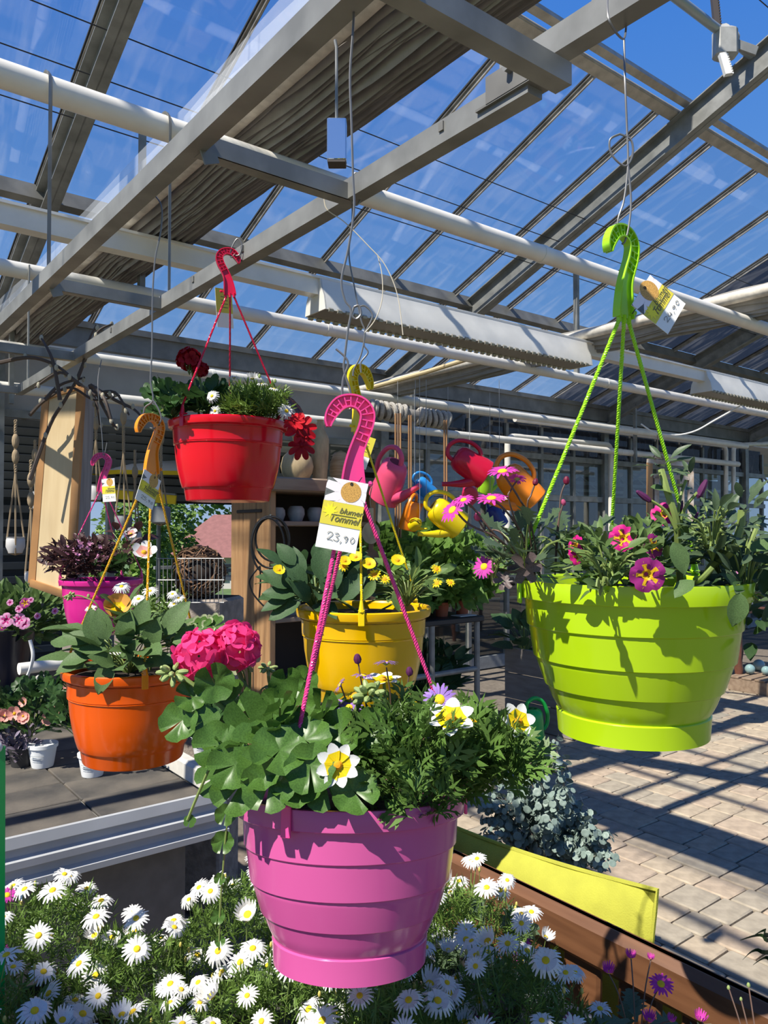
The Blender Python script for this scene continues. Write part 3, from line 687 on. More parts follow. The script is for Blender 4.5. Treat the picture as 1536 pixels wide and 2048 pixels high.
def umbel(mesh_name, mats_, n, R, fl, seed, flat=.7):
    """a geranium head: many florets on a dome, one mesh"""
    rg = random.Random(seed); mb = MB()
    tps = [floret(seed+i) for i in range(3)]
    for k in range(n):
        z = 1-1.55*(k+.5)/n; ph = k*2.4; r = math.sqrt(max(0, 1-z*z)); d = Vector((r*math.cos(ph), r*math.sin(ph), z+.1)).normalized()
        Mx = TRS(d*R*rg.uniform(.8, 1.05), facing(d+rv(.12), rg.uniform(0, 6)), fl*rg.uniform(.9, 1.15)); t = tps[k % 3]
        mb.add(t.v, t.f, 0, Mx)
    for k in range(8):
        a = rg.uniform(0, 6.28); mb.tube([(0, 0, -R*1.5), (R*.6*math.cos(a), R*.6*math.sin(a), -R*.1)], R*.03, 4, mi=1)
    return mb.mesh(mesh_name, mats_)
def budball(seed=0, n=14):
    mb = MB(); rg = random.Random(seed); b = bud_mb()
    for k in range(n):
        z = .5-1.4*(k+.5)/n; ph = k*2.4; r = math.sqrt(max(0, 1-z*z)); d = Vector((r*math.cos(ph), r*math.sin(ph), z)).normalized()
        mb.add(b.v, b.f, 0, TRS(d*.36, facing(d), (.28, .28, .42)))
    return mb.mesh('bud_cluster', g_bud)
M_budball = budball()
# ------------------------------------------------------------------ placing plants
VIEW_UP = Vector((0, 0, 1))
def toCam(p): return (EYE-Vector(p)).normalized()
def plant(name, parent, stems, m_=None, r=.0022):
    """a plant: its stems are the mesh, leaves and flowers become its children"""
    mb = MB()
    for s in stems: mb.tube(bez(s[0], 5), s[1] if len(s) > 1 else r, 6)
    return mb.build(name, m_ or g_stem, parent)
def flower(pl, me, px, py, d, size, face=None, roll=None, stem_to=None, name=None):
    """size = pixels across; face = (right, up, toward camera) direction"""
    p = P(px, py, d); f = face or (0, .35, 1); nrm = RGT*f[0]+Vector((0, 0, 1))*f[1]-Vector((FWD.x, FWD.y, 0))*f[2]
    return inst(name or me.name.split('.')[0], me, pl, TRS(p, facing(nrm, ru(0, 6) if roll is None else roll), px2m(size, d)))
def leaf(pl, me, px, py, d, size, dirn, face=(0, .7, .7)):
    """leaf base at px,py; dirn = (right, up, toward camera) of the tip"""
    T_ = lambda q: RGT*q[0]+Vector((0, 0, 1))*q[1]-Vector((FWD.x, FWD.y, 0))*q[2]
    return inst('leaf', me, pl, TRS(P(px, py, d), look(T_(dirn), T_(face)), px2m(size, d)))
def cloud_pts(rg, cx, cy, d, rx, ry, rd, n, shell=.45):
    out = []
    for k in range(n):
        while True:
            o = Vector((rg.uniform(-1, 1), rg.uniform(-1, 1), rg.uniform(-1, 1)))
            if shell < o.length < 1: break
        out.append((cx+rx*o.x, cy-ry*o.y, d-rd*o.z, o))
    return out
def leaf_cloud(pl, meshes, cx, cy, d, rx, ry, rd, n, size, seed, droop=.2, root=None, stem_r=.0013, tocam=.5, shell=.45, upb=.8):
    """n leaves as children of a plant, within an ellipsoid seen at cx,cy (pixels) and depth d (metres)"""
    rg = random.Random(seed); root = Vector(root) if root is not None else P(cx, cy+ry*1.0, d); st = MB()
    for x, y, dd, o in cloud_pts(rg, cx, cy, d, rx, ry, rd, n, shell):
        p = P(x, y, dd); s = px2m(size, d)*rg.uniform(.7, 1.2)
        out = (p-root); out.z *= .5; out = out.normalized() if out.length > 1e-4 else Vector((1, 0, 0))
        dr = (out+Vector((0, 0, rg.uniform(-droop, droop*.6)))+Vector((rg.uniform(-.5, .5), rg.uniform(-.5, .5), 0))).normalized()
        nr = Vector((0, 0, upb))+toCam(p)*tocam*rg.uniform(.3, 1.3)+out*.25+Vector((rg.uniform(-.45, .45), rg.uniform(-.45, .45), rg.uniform(-.2, .3)))
        inst('leaf', rg.choice(meshes), pl, TRS(p, look(dr, nr), s))
        if stem_r: st.tube(bez([root, root.lerp(p, .55)+Vector((0, 0, .015)), p+dr*s*.05], 3), stem_r, 5)
    if stem_r and len(st.v): st.build('petioles', g_stem, pl)['kind'] = 'stuff'
def stuff_cloud(name, pl, tpls, m_, cx, cy, d, rx, ry, rd, n, size, seed, shell=.3, tocam=.4, upb=.7, rot=1):
    rg = random.Random(seed); root = P(cx, cy+ry, d); L = [[] for _ in tpls]
    for x, y, dd, o in cloud_pts(rg, cx, cy, d, rx, ry, rd, n, shell):
        p = P(x, y, dd); out = (p-root).normalized(); s = px2m(size, d)*rg.uniform(.7, 1.25)
        dr = out+Vector((rg.uniform(-.7, .7), rg.uniform(-.7, .7), rg.uniform(-.5, .4)))*rot
        nr = Vector((0, 0, upb))+toCam(p)*tocam+Vector((rg.uniform(-.5, .5), rg.uniform(-.5, .5), rg.uniform(-.3, .3)))
        k = rg.randrange(len(tpls)); L[k].append(TRS(p, look(dr, nr), s))
    return merge(name, list(zip(tpls, L)), m_, pl)
# ------------------------------------------------------------------ hanging baskets
soil = mat('potting_soil', (.035, .024, .016), .95, var=.5, vscale=60, bump=.8, bscale=120)
def plastic(name, c, rough=.20): return mat(name, c, rough, spec=.45, var=.05, vscale=8, coat=.12)
PROF_B = [(.945, -.02), (.955, 0), (1.0, 0), (1.003, -.01), (.992, -.155), (.985, -.16), (.935, -.162), (.933, -.20), (.920, -.40), (.912, -.408), (.900, -.412), (.898, -.43), (.895, -.45), (.862, -.68), (.853, -.687), (.840, -.690), (.838, -.71),
          (.832, -.73), (.765, -.93), (.757, -.936), (.745, -.938), (.738, -.955), (.733, -.965), (.705, -1.04), (.672, -1.105), (.650, -1.140), (.646, -1.148), (.654, -1.152), (.660, -1.160), (.645, -1.34), (.645, -1.348), (.60, -1.345), (.58, -1.32), (.001, -1.32)]
PROF_A = [(.93, -.03), (.945, 0), (.985, .004), (1.0, -.012), (1.0, -.05), (.985, -.115), (.975, -.125), (.945, -.128), (.925, -.135), (.918, -.16), (.908, -.375), (.900, -.382), (.898, -.392), (.905, -.398), (.897, -.410), (.888, -.42), (.886, -.43), (.87, -.62), (.835, -.83), (.79, -1.02),
          (.762, -1.11), (.757, -1.118), (.738, -1.122), (.728, -1.14), (.70, -1.31), (.69, -1.33), (.66, -1.335), (.001, -1.33)]
def rope(mb, p0, p1, r, pitch=.011):
    p0, p1 = Vector(p0), Vector(p1); d = p1-p0; L = d.length; B = basis(d); n = max(6, int(L/pitch*7))
    for k in range(3):
        ph = 2.094*k; mb.tube([p0+d*(i/n)+B @ Vector((math.cos(ph+6.2832*L*i/n/pitch)*r*.55, math.sin(ph+6.2832*L*i/n/pitch)*r*.55, 0)) for i in range(n+1)], r*.62, 5)
HOOK = [(-48, 132, 5), (-47, 146, 10), (-40, 162, 13), (-26, 178, 14), (-5, 184, 13), (16, 177, 14), (28, 158, 15), (24, 131, 15), (14, 106, 15), (5, 80, 16), (1, 52, 20), (0, 22, 24), (0, 4, 25)]
def hook(parent, base, m_, flip=1, turn=0, scale=.00066, lean=0):
    """plastic hanger hook: a web with raised rims and Y ribs; base = bottom centre"""
    mb = MB(); th = .006
    cl = bez([(x*flip, 0, z) for x, z, _ in HOOK], 4); ws = bez([(w_, 0, 0) for _, _, w_ in HOOK], 4); n = len(cl)
    Lp, Rp = [], []
    for i, p in enumerate(cl):
        t = (cl[min(i+1, n-1)]-cl[max(i-1, 0)]).normalized(); s = Vector((t.z, 0, -t.x)); Lp.append((p+s*ws[i].x)*scale); Rp.append((p-s*ws[i].x)*scale)
    W = [p+Vector((0, .001*q, 0)) for q in (-1, 1) for pr in (Lp, Rp) for p in pr]
    for y in (-.0012, .0012):
        o = len(mb.v); mb.add([Vector((p.x, y, p.z)) for p in Lp]+[Vector((p.x, y, p.z)) for p in Rp], [(i, i+1, n+i+1, n+i) for i in range(n-1)])
    for pr in (Lp, Rp):
        nn = len(pr)
        q = []
        for i, p in enumerate(pr):
            c = cl[i]*scale; inn = (c-p).normalized()*.0022
            q += [Vector((p.x, -th, p.z)), Vector((p.x, th, p.z)), Vector((p.x+inn.x, th, p.z+inn.z)), Vector((p.x+inn.x, -th, p.z+inn.z))]
        mb.add(q, [(i*4+j, i*4+(j+1) % 4, i*4+4+(j+1) % 4, i*4+4+j) for i in range(nn-1) for j in range(4)]+[(0, 1, 2, 3), tuple(nn*4-4+j for j in (3, 2, 1, 0))])
    for i in range(6, 34, 4):   # honeycomb ribs
        a, b = Lp[i], Rp[i]; c = (a+b)/2; a2 = Lp[min(i+2, n-1)]; b2 = Rp[min(i+2, n-1)]; c2 = (Lp[i+2]+Rp[i+2])/2
        for s, e in ((a, c), (b, c), (c, c2), (c2, a2.lerp(c2, .1)), (c2, b2)):
            if (e-s).length > .0008: mb.beam(s, e, .0016, th*1.7, (0, 1, 0))
    zb = cl[-1].z*scale
    for k in (-1, 0, 1): mb.tube([(k*16*scale, 0, zb+.004), (k*16*scale, 0, zb-.006)], .0035, 8)
    mb.box((26*flip*scale, 0, 20*scale), (.012, .004, .003)); mb.ball((34*flip*scale, 0, 20*scale), .004, 6)
    # turn about the vertical; at turn 0 the flat side faces the camera
    R = Matrix((RGT, Vector((FWD.x, FWD.y, 0)).normalized(), Vector((0, 0, 1)))).transposed() @ Matrix.Rotation(turn, 3, 'Z') @ Matrix.Rotation(lean, 3, 'Y')
    Mx = Matrix.Translation(base) @ R.to_4x4(); mb.v = [tuple(Mx @ Vector(p)) for p in mb.v]
    mb.build('hook', m_, parent); return [Mx @ Vector((k*16*scale, 0, zb-.004)) for k in (-1, 0, 1)], Mx
def basket(label, px, py, d, R, prof, pot_m, cord_m, hookbase, angles, flip=1, turn=0, hscale=.00066, lean=0, cord_r=.0024, tilt=(0, 0), cords=None, clip_m=None):
    """px, py = centre of the rim; d = its depth"""
    c = P(px, py, d); o = thing('hanging_basket', label, 'hanging basket', c, 'hanging flower baskets')
    Rm = Matrix((RGT, Vector((FWD.x, FWD.y, 0)).normalized(), Vector((0, 0, 1)))).transposed() @ Euler((tilt[0], tilt[1], 0)).to_matrix()
    Mx = Matrix.Translation(c) @ Rm.to_4x4()
    mb = MB(); mb.lathe([(r*R, z*R) for r, z in prof], 72, Mx)
    mb.lathe([(.90*R, -.2*R), (.935*R, -.02*R), (.945*R, -.02*R)], 72, Mx); mb.build('pot', pot_m, o, sharp=28)
    mb = MB(); mb.lathe([(.001, -.09*R), (.4*R, -.07*R), (.7*R, -.1*R), (.93*R, -.16*R)], 32, Mx); mb.build('soil', soil, o)
    tops, HM = hook(o, P(*hookbase), clip_m or cord_m, flip, turn, hscale, lean)
    rim = prof[4][1] if prof is PROF_B else prof[5][1]
    for k, a in enumerate(angles):
        a = math.radians(a); q = Vector((math.cos(a), math.sin(a), 0)); p = Mx @ (q*R*.99+Vector((0, 0, R*.18)))
        mb = MB(); rope(mb, tops[k], p, cord_r); mb.build('cord', cord_m, o)
        Rc = Rm @ Matrix.Rotation(a, 3, 'Z')
        mb = MB(); mb.cbox(Mx @ (q*R*1.012+Vector((0, 0, rim*R*.5-.002))), (.004, .013, abs(rim)*R+.012), .001, Rc)
        mb.cbox(Mx @ (q*R*.975+Vector((0, 0, .006))), (.016, .013, .004), .001, Rc); mb.tube([Mx @ (q*R*1.0+Vector((0, 0, .003))), p-(p-tops[k]).normalized()*.0], [.0065, .003], 8); mb.build('clip', clip_m or cord_m, o)
    return o, c, HM
LIME = plastic('lime_plastic', (.395, .595, .008)); LIMEH = plastic('lime_cord', (.36, .74, .02))
ORCHID = plastic('orchid_plastic', (.53, .085, .275)); PINKH = plastic('pink_cord', (.84, .06, .27))
RED = plastic('red_plastic', (.72, .003, .018)); REDH = plastic('red_cord', (.62, .01, .05))
ORANGE = plastic('orange_plastic', (.78, .10, .002)); ORH = plastic('orange_hook', (.86, .27, .01)); YCORD = plastic('amber_cord', (.80, .42, .02))
YELLOW = plastic('yellow_plastic', (.76, .44, .001)); YELH = plastic('yellow_cord', (.85, .62, .01)); MAGENTA = plastic('magenta_plastic', (.66, .02, .26))
B_green, cg, hg = basket('lime green hanging basket with purple and magenta flowers on the right', 1262, 1158, 1.05, .1525, PROF_B, LIME, LIMEH, (1248, 640, 1.05), (184, 84, 36), 1, .62, .00066, 0, .0026)
B_pink, cpk, hpk = basket('orchid pink hanging basket with bidens and pink geranium nearest to the camera', 702, 1580, 1.02, .1500, PROF_B, ORCHID, PINKH, (706, 988, 1.0), (243, 128, 3), 1, .12, .00066, 0, .0026, tilt=(-.165, 0))
B_red, crd, hrd = basket('red hanging basket with dark red geranium and white daisies', 457, 846, 1.95, .1490, PROF_A, RED, REDH, (460, 592, 1.95), (235, 100, 24), -1, .25, .00062, -.1, .0024)
B_or, cor, hor = basket('orange hanging basket full of broad green leaves', 268, 1330, 1.65, .1470, PROF_A, ORANGE, YCORD, (303, 950, 1.62), (172, 296, 40), 1, .85, .00066, 0, .0024, clip_m=ORH)
B_yel, cyl, hyl = basket('yellow hanging basket with yellow flowers behind the pink hook', 727, 1213, 1.68, .1475, PROF_A, YELLOW, YELH, (718, 868, 1.68), (140, 270, 38), -1, .9, .00078, 0, .0024)
B_mag, cmg, hmg = basket('small magenta hanging basket with bronze foliage in the back left', 203, 1158, 2.85, .1480, PROF_A, MAGENTA, PINKH, (205, 985, 2.85), (185, 80, 34), 1, .1, .00075, 0, .0022)

# ------------------------------------------------------------------ wires the baskets hang on
def wire(label, pts, r=.0016, m_=wire_m, extra=()):
    o = thing('hanging_wire', label, 'wire', pts[0]); mb = MB(); mb.tube(bez(pts, 6), r, 6); mb.build('wire_strand', m_, o)
    for e in extra:
        mb = MB(); mb.tube(bez(e, 8), r, 6); mb.build('wire_loop', m_, o)
    return o
def loop(c, rx, rz, ax=RGT, n=9, a0=0, a1=360): return [Vector(c)+ax*rx*math.cos(math.radians(a0+(a1-a0)*i/(n-1)))+Vector((0, 0, rz*math.sin(math.radians(a0+(a1-a0)*i/(n-1))))) for i in range(n)]
wire('bent grey wire holding the lime green hook', [PZ(1248, 78, 2.285)]+[P(x, y, 1.05) for x, y in ((1250, 160), (1254, 260), (1256, 330), (1248, 400), (1236, 440), (1236, 480))], .0015, wire_m,
     [[P(x, y, 1.05) for x, y in ((1240, 268), (1220, 280), (1224, 310), (1250, 332), (1265, 310), (1262, 280), (1240, 268))], [P(x, y, 1.05) for x, y in ((1256, 330), (1262, 400), (1258, 450), (1250, 482), (1244, 488))],
      [P(1215, -15, 1.05), P(1218, 40, 1.02), P(1246, 78, 1.05), P(1253, 50, 1.12), P(1255, 48, 1.12)]])
wire('long grey wire carrying the pink hook at the centre', [P(708, 8, 1.02)]+[P(x, y, 1.02) for x, y in ((706, 60), (700, 150), (703, 250), (706, 350), (708, 420), (696, 500), (683, 560), (690, 600), (702, 620), (696, 660), (690, 710), (688, 740), (700, 780), (703, 812), (697, 818), (690, 800))], .0016, wire_m,
     [[P(x, y, 1.02) for x, y in ((708, 614), (704, 630), (712, 638), (722, 628), (718, 612), (708, 614))], [P(x, y, 1.02) for x, y in ((672, 698), (690, 714), (696, 730), (686, 760), (684, 800))]])
wire('dark wire looped over the second rail that carries the yellow hook', [P(x, y, 1.62) for x, y in ((707, 352), (705, 400), (704, 450), (698, 510), (710, 580), (722, 640), (730, 665), (722, 710), (708, 738), (706, 752))], .0018, wire_m,
     [loop(P(712, 378, 1.60), .012, .034), [P(x, y, 1.62) for x, y in ((730, 665), (728, 690), (736, 705), (722, 725), (722, 745))], [P(x, y, 1.62) for x, y in ((716, 615), (730, 612), (745, 630), (735, 655), (728, 668))]])
wire('pale wire end curving down from the second rail', [P(x, y, 1.60) for x, y in ((648, 398), (655, 420), (690, 445), (735, 490), (770, 530), (795, 590), (806, 670))], .0011, mat('pale_wire', (.62, .56, .44), .5),
     [[P(x, y, 1.61) for x, y in ((755, 510), (764, 550), (764, 600), (750, 640), (730, 665))]])
wire('grey wire from the first rail down to the orange hook', [PZ(298, 345, 2.33)]+[P(x, y, 1.63) for x, y in ((302, 380), (322, 410), (322, 460), (310, 520), (305, 600), (304, 700), (301, 760), (306, 800), (290, 815), (286, 838))], .0017, wire_m,
     [[P(x, y, 1.63) for x, y in ((306, 800), (318, 820), (322, 840), (310, 856), (300, 856))]])
wire('thin wire down to the small magenta hook', [PZ(203, 720, 2.29)]+[P(x, y, 2.85) for x, y in ((196, 760), (200, 830), (204, 870), (206, 905), (209, 908), (214, 885))], .0018)
wire('short wire loop over the second rail holding the red hook', [P(x, y, 1.95) for x, y in ((470, 508), (462, 515), (462, 500), (474, 478), (484, 490), (480, 508), (472, 512))], .0018)
# ------------------------------------------------------------------ price tags
def txt(s, size, M, m_, parent, name='lettering', shear=0, sx=1):
    cu = bpy.data.curves.new(name, 'FONT'); cu.body = s; cu.size = size; cu.extrude = .00015; cu.shear = shear; cu.align_x = 'LEFT'
    ob = bpy.data.objects.new(name, cu); C.objects.link(ob); bpy.context.view_layer.update()
    me = bpy.data.meshes.new_from_object(ob.evaluated_get(bpy.context.evaluated_depsgraph_get())); bpy.data.objects.remove(ob)
    me.materials.clear(); me.materials.append(m_); me.name = name
    return inst(name, me, parent, M @ Matrix.Diagonal((sx, 1, 1, 1)))
DIG = {'2': [(.05, .75), (.2, 1), (.5, .9), (.45, .6), (.1, .08), (.25, .1), (.6, .02)], '3': [(.1, .9), (.35, 1), (.5, .8), (.25, .55), (.5, .35), (.35, .02), (.05, .12)], '4': [(.3, 1), (.05, .4), (.55, .42), None, (.45, .75), (.38, 0)],
       '5': [(.5, 1), (.15, .95), (.1, .6), (.4, .6), (.5, .3), (.3, .02), (.05, .1)], '9': [(.5, .85), (.25, .98), (.1, .75), (.3, .55), (.5, .85), (.45, .4), (.3, .05)], '0': [(.3, 1), (.08, .6), (.2, .1), (.45, .3), (.5, .75), (.3, 1)], ',': [(.2, .1), (.08, -.25)]}
card_m = mat('white_card', (.86, .85, .80), .5); band_m = mat('yellow_print', (.72, .62, .06), .45); star_m = mat('bright_yellow_print', (.90, .78, .03), .45); ink_m = mat('olive_lettering', (.17, .16, .07), .6); pen_m = mat('pencil_grey', (.25, .25, .24), .7)
ph_bg = mat('photo_grey', (.16, .17, .16), .4, var=.4, vscale=300); ph_pet = mat('photo_white_petals', (.84, .78, .80), .4); ph_eye = mat('photo_orange_eye', (.75, .42, .10), .5, var=.5, vscale=900)
def price_tag(label, tl, tr, bl, price, string_to=None, back=False):
    TL, TR, BL = P(*tl), P(*tr), P(*bl); ex = TR-TL; wd = ex.length; X_ = ex.normalized(); ey = BL-TL; ey = ey-X_*ey.dot(X_); h = ey.length; Y_ = -ey.normalized(); Z_ = X_.cross(Y_)
    M = Matrix.Translation(TL) @ Matrix((X_, Y_, Z_)).transposed().to_4x4()
    o = thing('price_tag', label, 'price tag', TL, 'price tags of the hanging baskets')
    at = lambda x, y, z=.0004: M @ Vector((x*wd, -y*h, z))
    mb = MB(); mb.box((wd/2, -h/2, -.0003), (wd, h, .0006), M=M); mb.build('card', card_m, o)
    if back:
        mb = MB(); mb.add([at(0, 0), at(0, .62), at(1, .62), at(1, 0)], [(0, 1, 2, 3)]); mb.build('yellow_band', band_m, o)
        for k in range(4):
            mb = MB(); mb.add([at(.3, .2+.09*k, .0006), at(.3, .22+.09*k, .0006), at(.72, .22+.09*k, .0006), at(.72, .2+.09*k, .0006)], [(0, 1, 2, 3)]); mb.build('print_line', ink_m, o)
        return o
    mb = MB(); mb.add([at(0, 0), at(0, .33), at(1, .33), at(1, 0)], [(0, 1, 2, 3)]); mb.build('flower_photo', ph_bg, o)
    mb = MB(); c = (.62, .16)
    for a in range(0, 360, 36):
        a = math.radians(a+10); cx, cy = math.cos(a), math.sin(a)
        def q(r, w_): return (min(1, max(0, c[0]+cx*r-cy*w_)), min(.33, max(0, c[1]+(cy*r+cx*w_)*wd/h)))
        pts = [q(.12, -.03), q(.35, -.12), q(.62, -.10), q(.68, 0), q(.62, .10), q(.35, .12), q(.12, .03)]
        mb.add([at(x, y, .0006) for x, y in pts], [tuple(range(6, -1, -1))])
    mb.build('photo_petals', ph_pet, o)
    mb = MB(); mb.add([at(c[0]+.25*math.cos(a), c[1]+.25*math.sin(a)*wd/h, .0009) for a in [-2*math.pi*k/20 for k in range(20)]], [tuple(range(20))]); mb.build('photo_eye', ph_eye, o)
    mb = MB(); mb.add([at(0, .33, .0005), at(0, .66, .0005), at(1, .66, .0005), at(1, .33, .0005)], [(0, 1, 2, 3)]); mb.build('yellow_band', band_m, o)
    mb = MB(); sp = []
    for k in range(18):
        r = .20 if k % 2 == 0 else .10; a = -2*math.pi*k/18; sp.append(at(.20+r*math.cos(a), .46+r*math.sin(a)*wd/h, .0008))
    mb.add(sp, [tuple(range(18))]); mb.build('star', star_m, o)
    txt('blumen', wd*.20, Matrix.Translation(at(.42, .475, .001)-Vector(at(0, 0, 0))) @ M, ink_m, o, shear=.3)
    txt('Tommel', wd*.25, Matrix.Translation(at(.20, .60, .001)-Vector(at(0, 0, 0))) @ M, ink_m, o, shear=.35, sx=.86)
    mb = MB(); mb.tube([at(.30, .505, .001), at(.86, .500, .001)], wd*.008, 4); mb.build('stroke', ink_m, o)
    x = .22
    for ch in price:
        s = .14 if ch != '0' or True else .1; seg = [[]]
        for q in DIG[ch]:
            if q is None: seg.append([])
            else: seg[-1].append(at(x+q[0]*.27*(.8 if x > .52 else 1), .87-q[1]*.115*(.8 if x > .52 else 1), .0008))
        mb = MB()
        for sg in seg: mb.tube(bez(sg, 5), wd*.0065, 4)
        mb.build('pencil_digit' if ch != ',' else 'pencil_comma', pen_m, o); x += .08 if ch == ',' else .165
    mb = MB(); mb.tube(loop(at(.60, .045, .001), wd*.03, wd*.03), wd*.012, 5); mb.build('eyelet', wire_dark, o)
    if string_to:
        mb = MB(); mb.tube(bez([at(.60, .045, .001), at(.60, .045, .001).lerp(P(*string_to), .5)+Vector((0, 0, -.004)), P(*string_to)], 5), .0007, 5); mb.build('string', wire_dark, o)
    return o
price_tag('white and yellow price tag reading 23,90 on the pink hook', (656, 953, .965), (737, 968, .965), (610, 1089, .965), '23,90', (724, 955, .985))
price_tag('tilted price tag reading 24,90 beside the lime green hook', (1263, 610, 1.02), (1300, 550, 1.04), (1325, 687, 1.02), '24,90', (1264, 628, 1.045))
price_tag('price tag reading 25,90 turned edge-on below the orange hook', (289, 938, 1.55), (322, 962, 1.60), (286, 1008, 1.55), '25,90', (312, 945, 1.6))
price_tag('small price tag on the little magenta hook in the back', (203, 958, 2.80), (229, 956, 2.78), (208, 1004, 2.80), '25,90', (212, 950, 2.83))
price_tag('price tag seen from behind next to the red hook', (430, 575, 1.99), (463, 580, 2.03), (427, 653, 1.99), '', back=True)
price_tag('half hidden price tag behind the stem of the pink hook', (722, 868, 1.74), (752, 878, 1.74), (718, 935, 1.74), '', back=True)
# ------------------------------------------------------------------ what grows in the baskets
def curve(px): return [P(*q) for q in px]
# --- pink basket: ivy geranium on the left, bidens on the right, lilac daisies
D = 1.0
ger = plant('geranium', B_pink, [(curve(((640, 1560, 1.0), (680, 1490, .98), (712, 1420, .96), (735, 1375, .95), (752, 1372, .95))), .0035), (curve(((600, 1560, 1.02), (520, 1480, 1.02), (450, 1400, 1.02), (420, 1340, 1.02))), .003), (curve(((600, 1540, 1.03), (545, 1440, 1.04), (490, 1370, 1.04), (472, 1330, 1.04))), .003),
    (curve(((560, 1560, .98), (470, 1510, .93), (430, 1520, .92), (400, 1580, .92), (375, 1640, .92))), .0018), (curve(((560, 1560, 1.0), (470, 1440, .98), (400, 1380, .97), (352, 1345, .97))), .0028), (curve(((600, 1530, 1.06), (565, 1430, 1.08), (540, 1370, 1.08), (537, 1338, 1.08))), .0025), (curve(((480, 1580, .98), (456, 1640, .97), (446, 1740, .97), (440, 1820, .97), (438, 1900, .97))), .0012)])
for x, y, d, s, dr, fc in ((600, 1560, .88, 88, (-.6, -.5, .5), (-.1, .5, .9)), (560, 1500, .88, 92, (-.4, -.4, .6), (0, .5, .9)), (520, 1490, .90, 86, (-.7, .1, .3), (0, .6, .8)), (500, 1440, .95, 82, (-.5, .8, .1), (.3, .3, .9)), (555, 1430, .96, 80, (.2, .9, 0), (-.2, .4, .9)), (590, 1405, .95, 72, (.3, .8, 0), (0, .6, .8)),
        (440, 1490, .93, 78, (-.8, -.2, .2), (-.2, .4, .9)), (430, 1555, .93, 60, (-.8, -.4, .1), (-.3, .2, .9)), (480, 1570, .90, 86, (-.5, -.7, .3), (0, .4, .9)), (650, 1560, .88, 90, (.3, -.7, .4), (.1, .5, .9)), (705, 1580, .87, 80, (.6, -.5, .4), (.1, .6, .8)), (610, 1480, .9, 84, (.5, -.3, .5), (.2, .5, .8)), (680, 1470, .93, 78, (.5, .5, 0), (0, .7, .7)),
        (745, 1465, .93, 76, (.6, .4, 0), (.1, .6, .8)), (700, 1440, .98, 60, (.3, .9, 0), (0, .5, .8)), (430, 1370, .97, 66, (-.3, .9, .1), (.1, .4, .9)), (385, 1395, .97, 52, (-.9, .2, .2), (-.1, .5, .8)), (365, 1440, .96, 66, (-.7, -.6, .2), (-.2, .3, .9)), (410, 1440, .96, 60, (-.6, -.3, .3), (.1, .4, .9)), (470, 1400, .98, 58, (.6, .7, 0), (0, .6, .8)),
        (640, 1420, .98, 70, (.2, .9, .1), (0, .5, .9)), (575, 1375, 1.0, 60, (-.1, 1, 0), (0, .5, .8)), (605, 1370, 1.0, 56, (.5, .8, 0), (.1, .6, .8)), (540, 1560, .87, 90, (-.2, -.9, .3), (0, .4, 1)), (620, 1530, .87, 84, (.1, -.8, .4), (0, .5, .9)), (470, 1530, .9, 78, (-.9, -.3, .2), (-.1, .4, .9)), (530, 1530, .88, 80, (-.5, -.5, .4), (-.1, .5, .9))):
    leaf(ger, random.choice(M_gerf), x, y, d, s*1.25, dr, fc)
leaf_cloud(ger, M_gerf, 560, 1480, 1.0, 170, 95, .11, 46, 72, 11, shell=.2)
leaf_cloud(ger, [leaf_round(5, .12, .2, 77).mesh('leaf', g_var)], 500, 1360, 1.05, 70, 70, .05, 9, 34, 12)
for x, y, d, s in ((380, 1640, .92, 26), (455, 1570, .97, 34), (452, 1625, .97, 44), (446, 1680, .97, 46), (440, 1755, .97, 24), (436, 1830, .97, 30), (440, 1880, .97, 22)): leaf(ger, random.choice(M_gerf), x, y, d, s, (ru(-.3, .3), -.9, .2), (.1, .2, 1))
U_pink = umbel('geranium_head', [f_pink, g_stem], 12, .027, .042, 3)
for x, y, d in ((404, 1308, 1.0), (470, 1296, 1.02)): inst('flower_head', U_pink, ger, TRS(P(x, y, d), facing(Vector((0, 0, .55))+toCam(P(x, y, d)), ru(0, 6)), 1.02))
for x, y, d, s in ((345, 1345, .97, 58), (738, 1392, .95, 64), (536, 1335, 1.08, 36)): inst('bud_cluster', M_budball, ger, TRS(P(x, y, d), facing(Vector((0, 0, -1 if x == 738 else 1))+RGT*.2), px2m(s, d)))
bid = plant('bidens', B_pink, [(curve(((760, 1580, 1.0), (720, 1550, .9), (690, 1535, .88))),), (curve(((850, 1560, 1.0), (890, 1490, .97), (900, 1445, .96))),), (curve(((880, 1560, 1.0), (980, 1500, .96), (1020, 1480, .95), (1035, 1450, .94))),), (curve(((760, 1560, 1.0), (770, 1430, 1.0), (768, 1365, 1.0))),), (curve(((720, 1560, 1.0), (712, 1440, .99), (708, 1390, .98))),)])
stuff_cloud('foliage', bid, T_cut, g_bid, 835, 1520, .98, 150, 105, .13, 420, 62, 21)
stuff_cloud('foliage', bid, T_cut, g_bid, 985, 1525, .95, 85, 60, .06, 110, 66, 22)
stuff_cloud('foliage', bid, T_cut, g_bid, 850, 1600, .87, 60, 45, .02, 34, 62, 23)
flower(bid, M_bid[1], 676, 1530, .865, 92, (0, .25, 1), .3); flower(bid, M_bid[0], 902, 1437, .875, 104, (-.1, 1, .62), .5); flower(bid, M_bid[0], 1036, 1442, .93, 80, (.35, .5, .8), 1.0); flower(bid, M_bid[0], 766, 1360, 1.0, 78, (0, 1, .12), .2)
flower(bid, M_yda[0], 708, 1388, .98, 34, (-.2, .9, .2)); flower(bid, M_yda[1], 948, 1442, .93, 22, (.4, .9, .1)); flower(bid, M_yda[1], 833, 1407, .97, 18, (.1, .9, .2)); flower(bid, M_yda[0], 1025, 1425, .94, 26, (-.2, .9, .2))
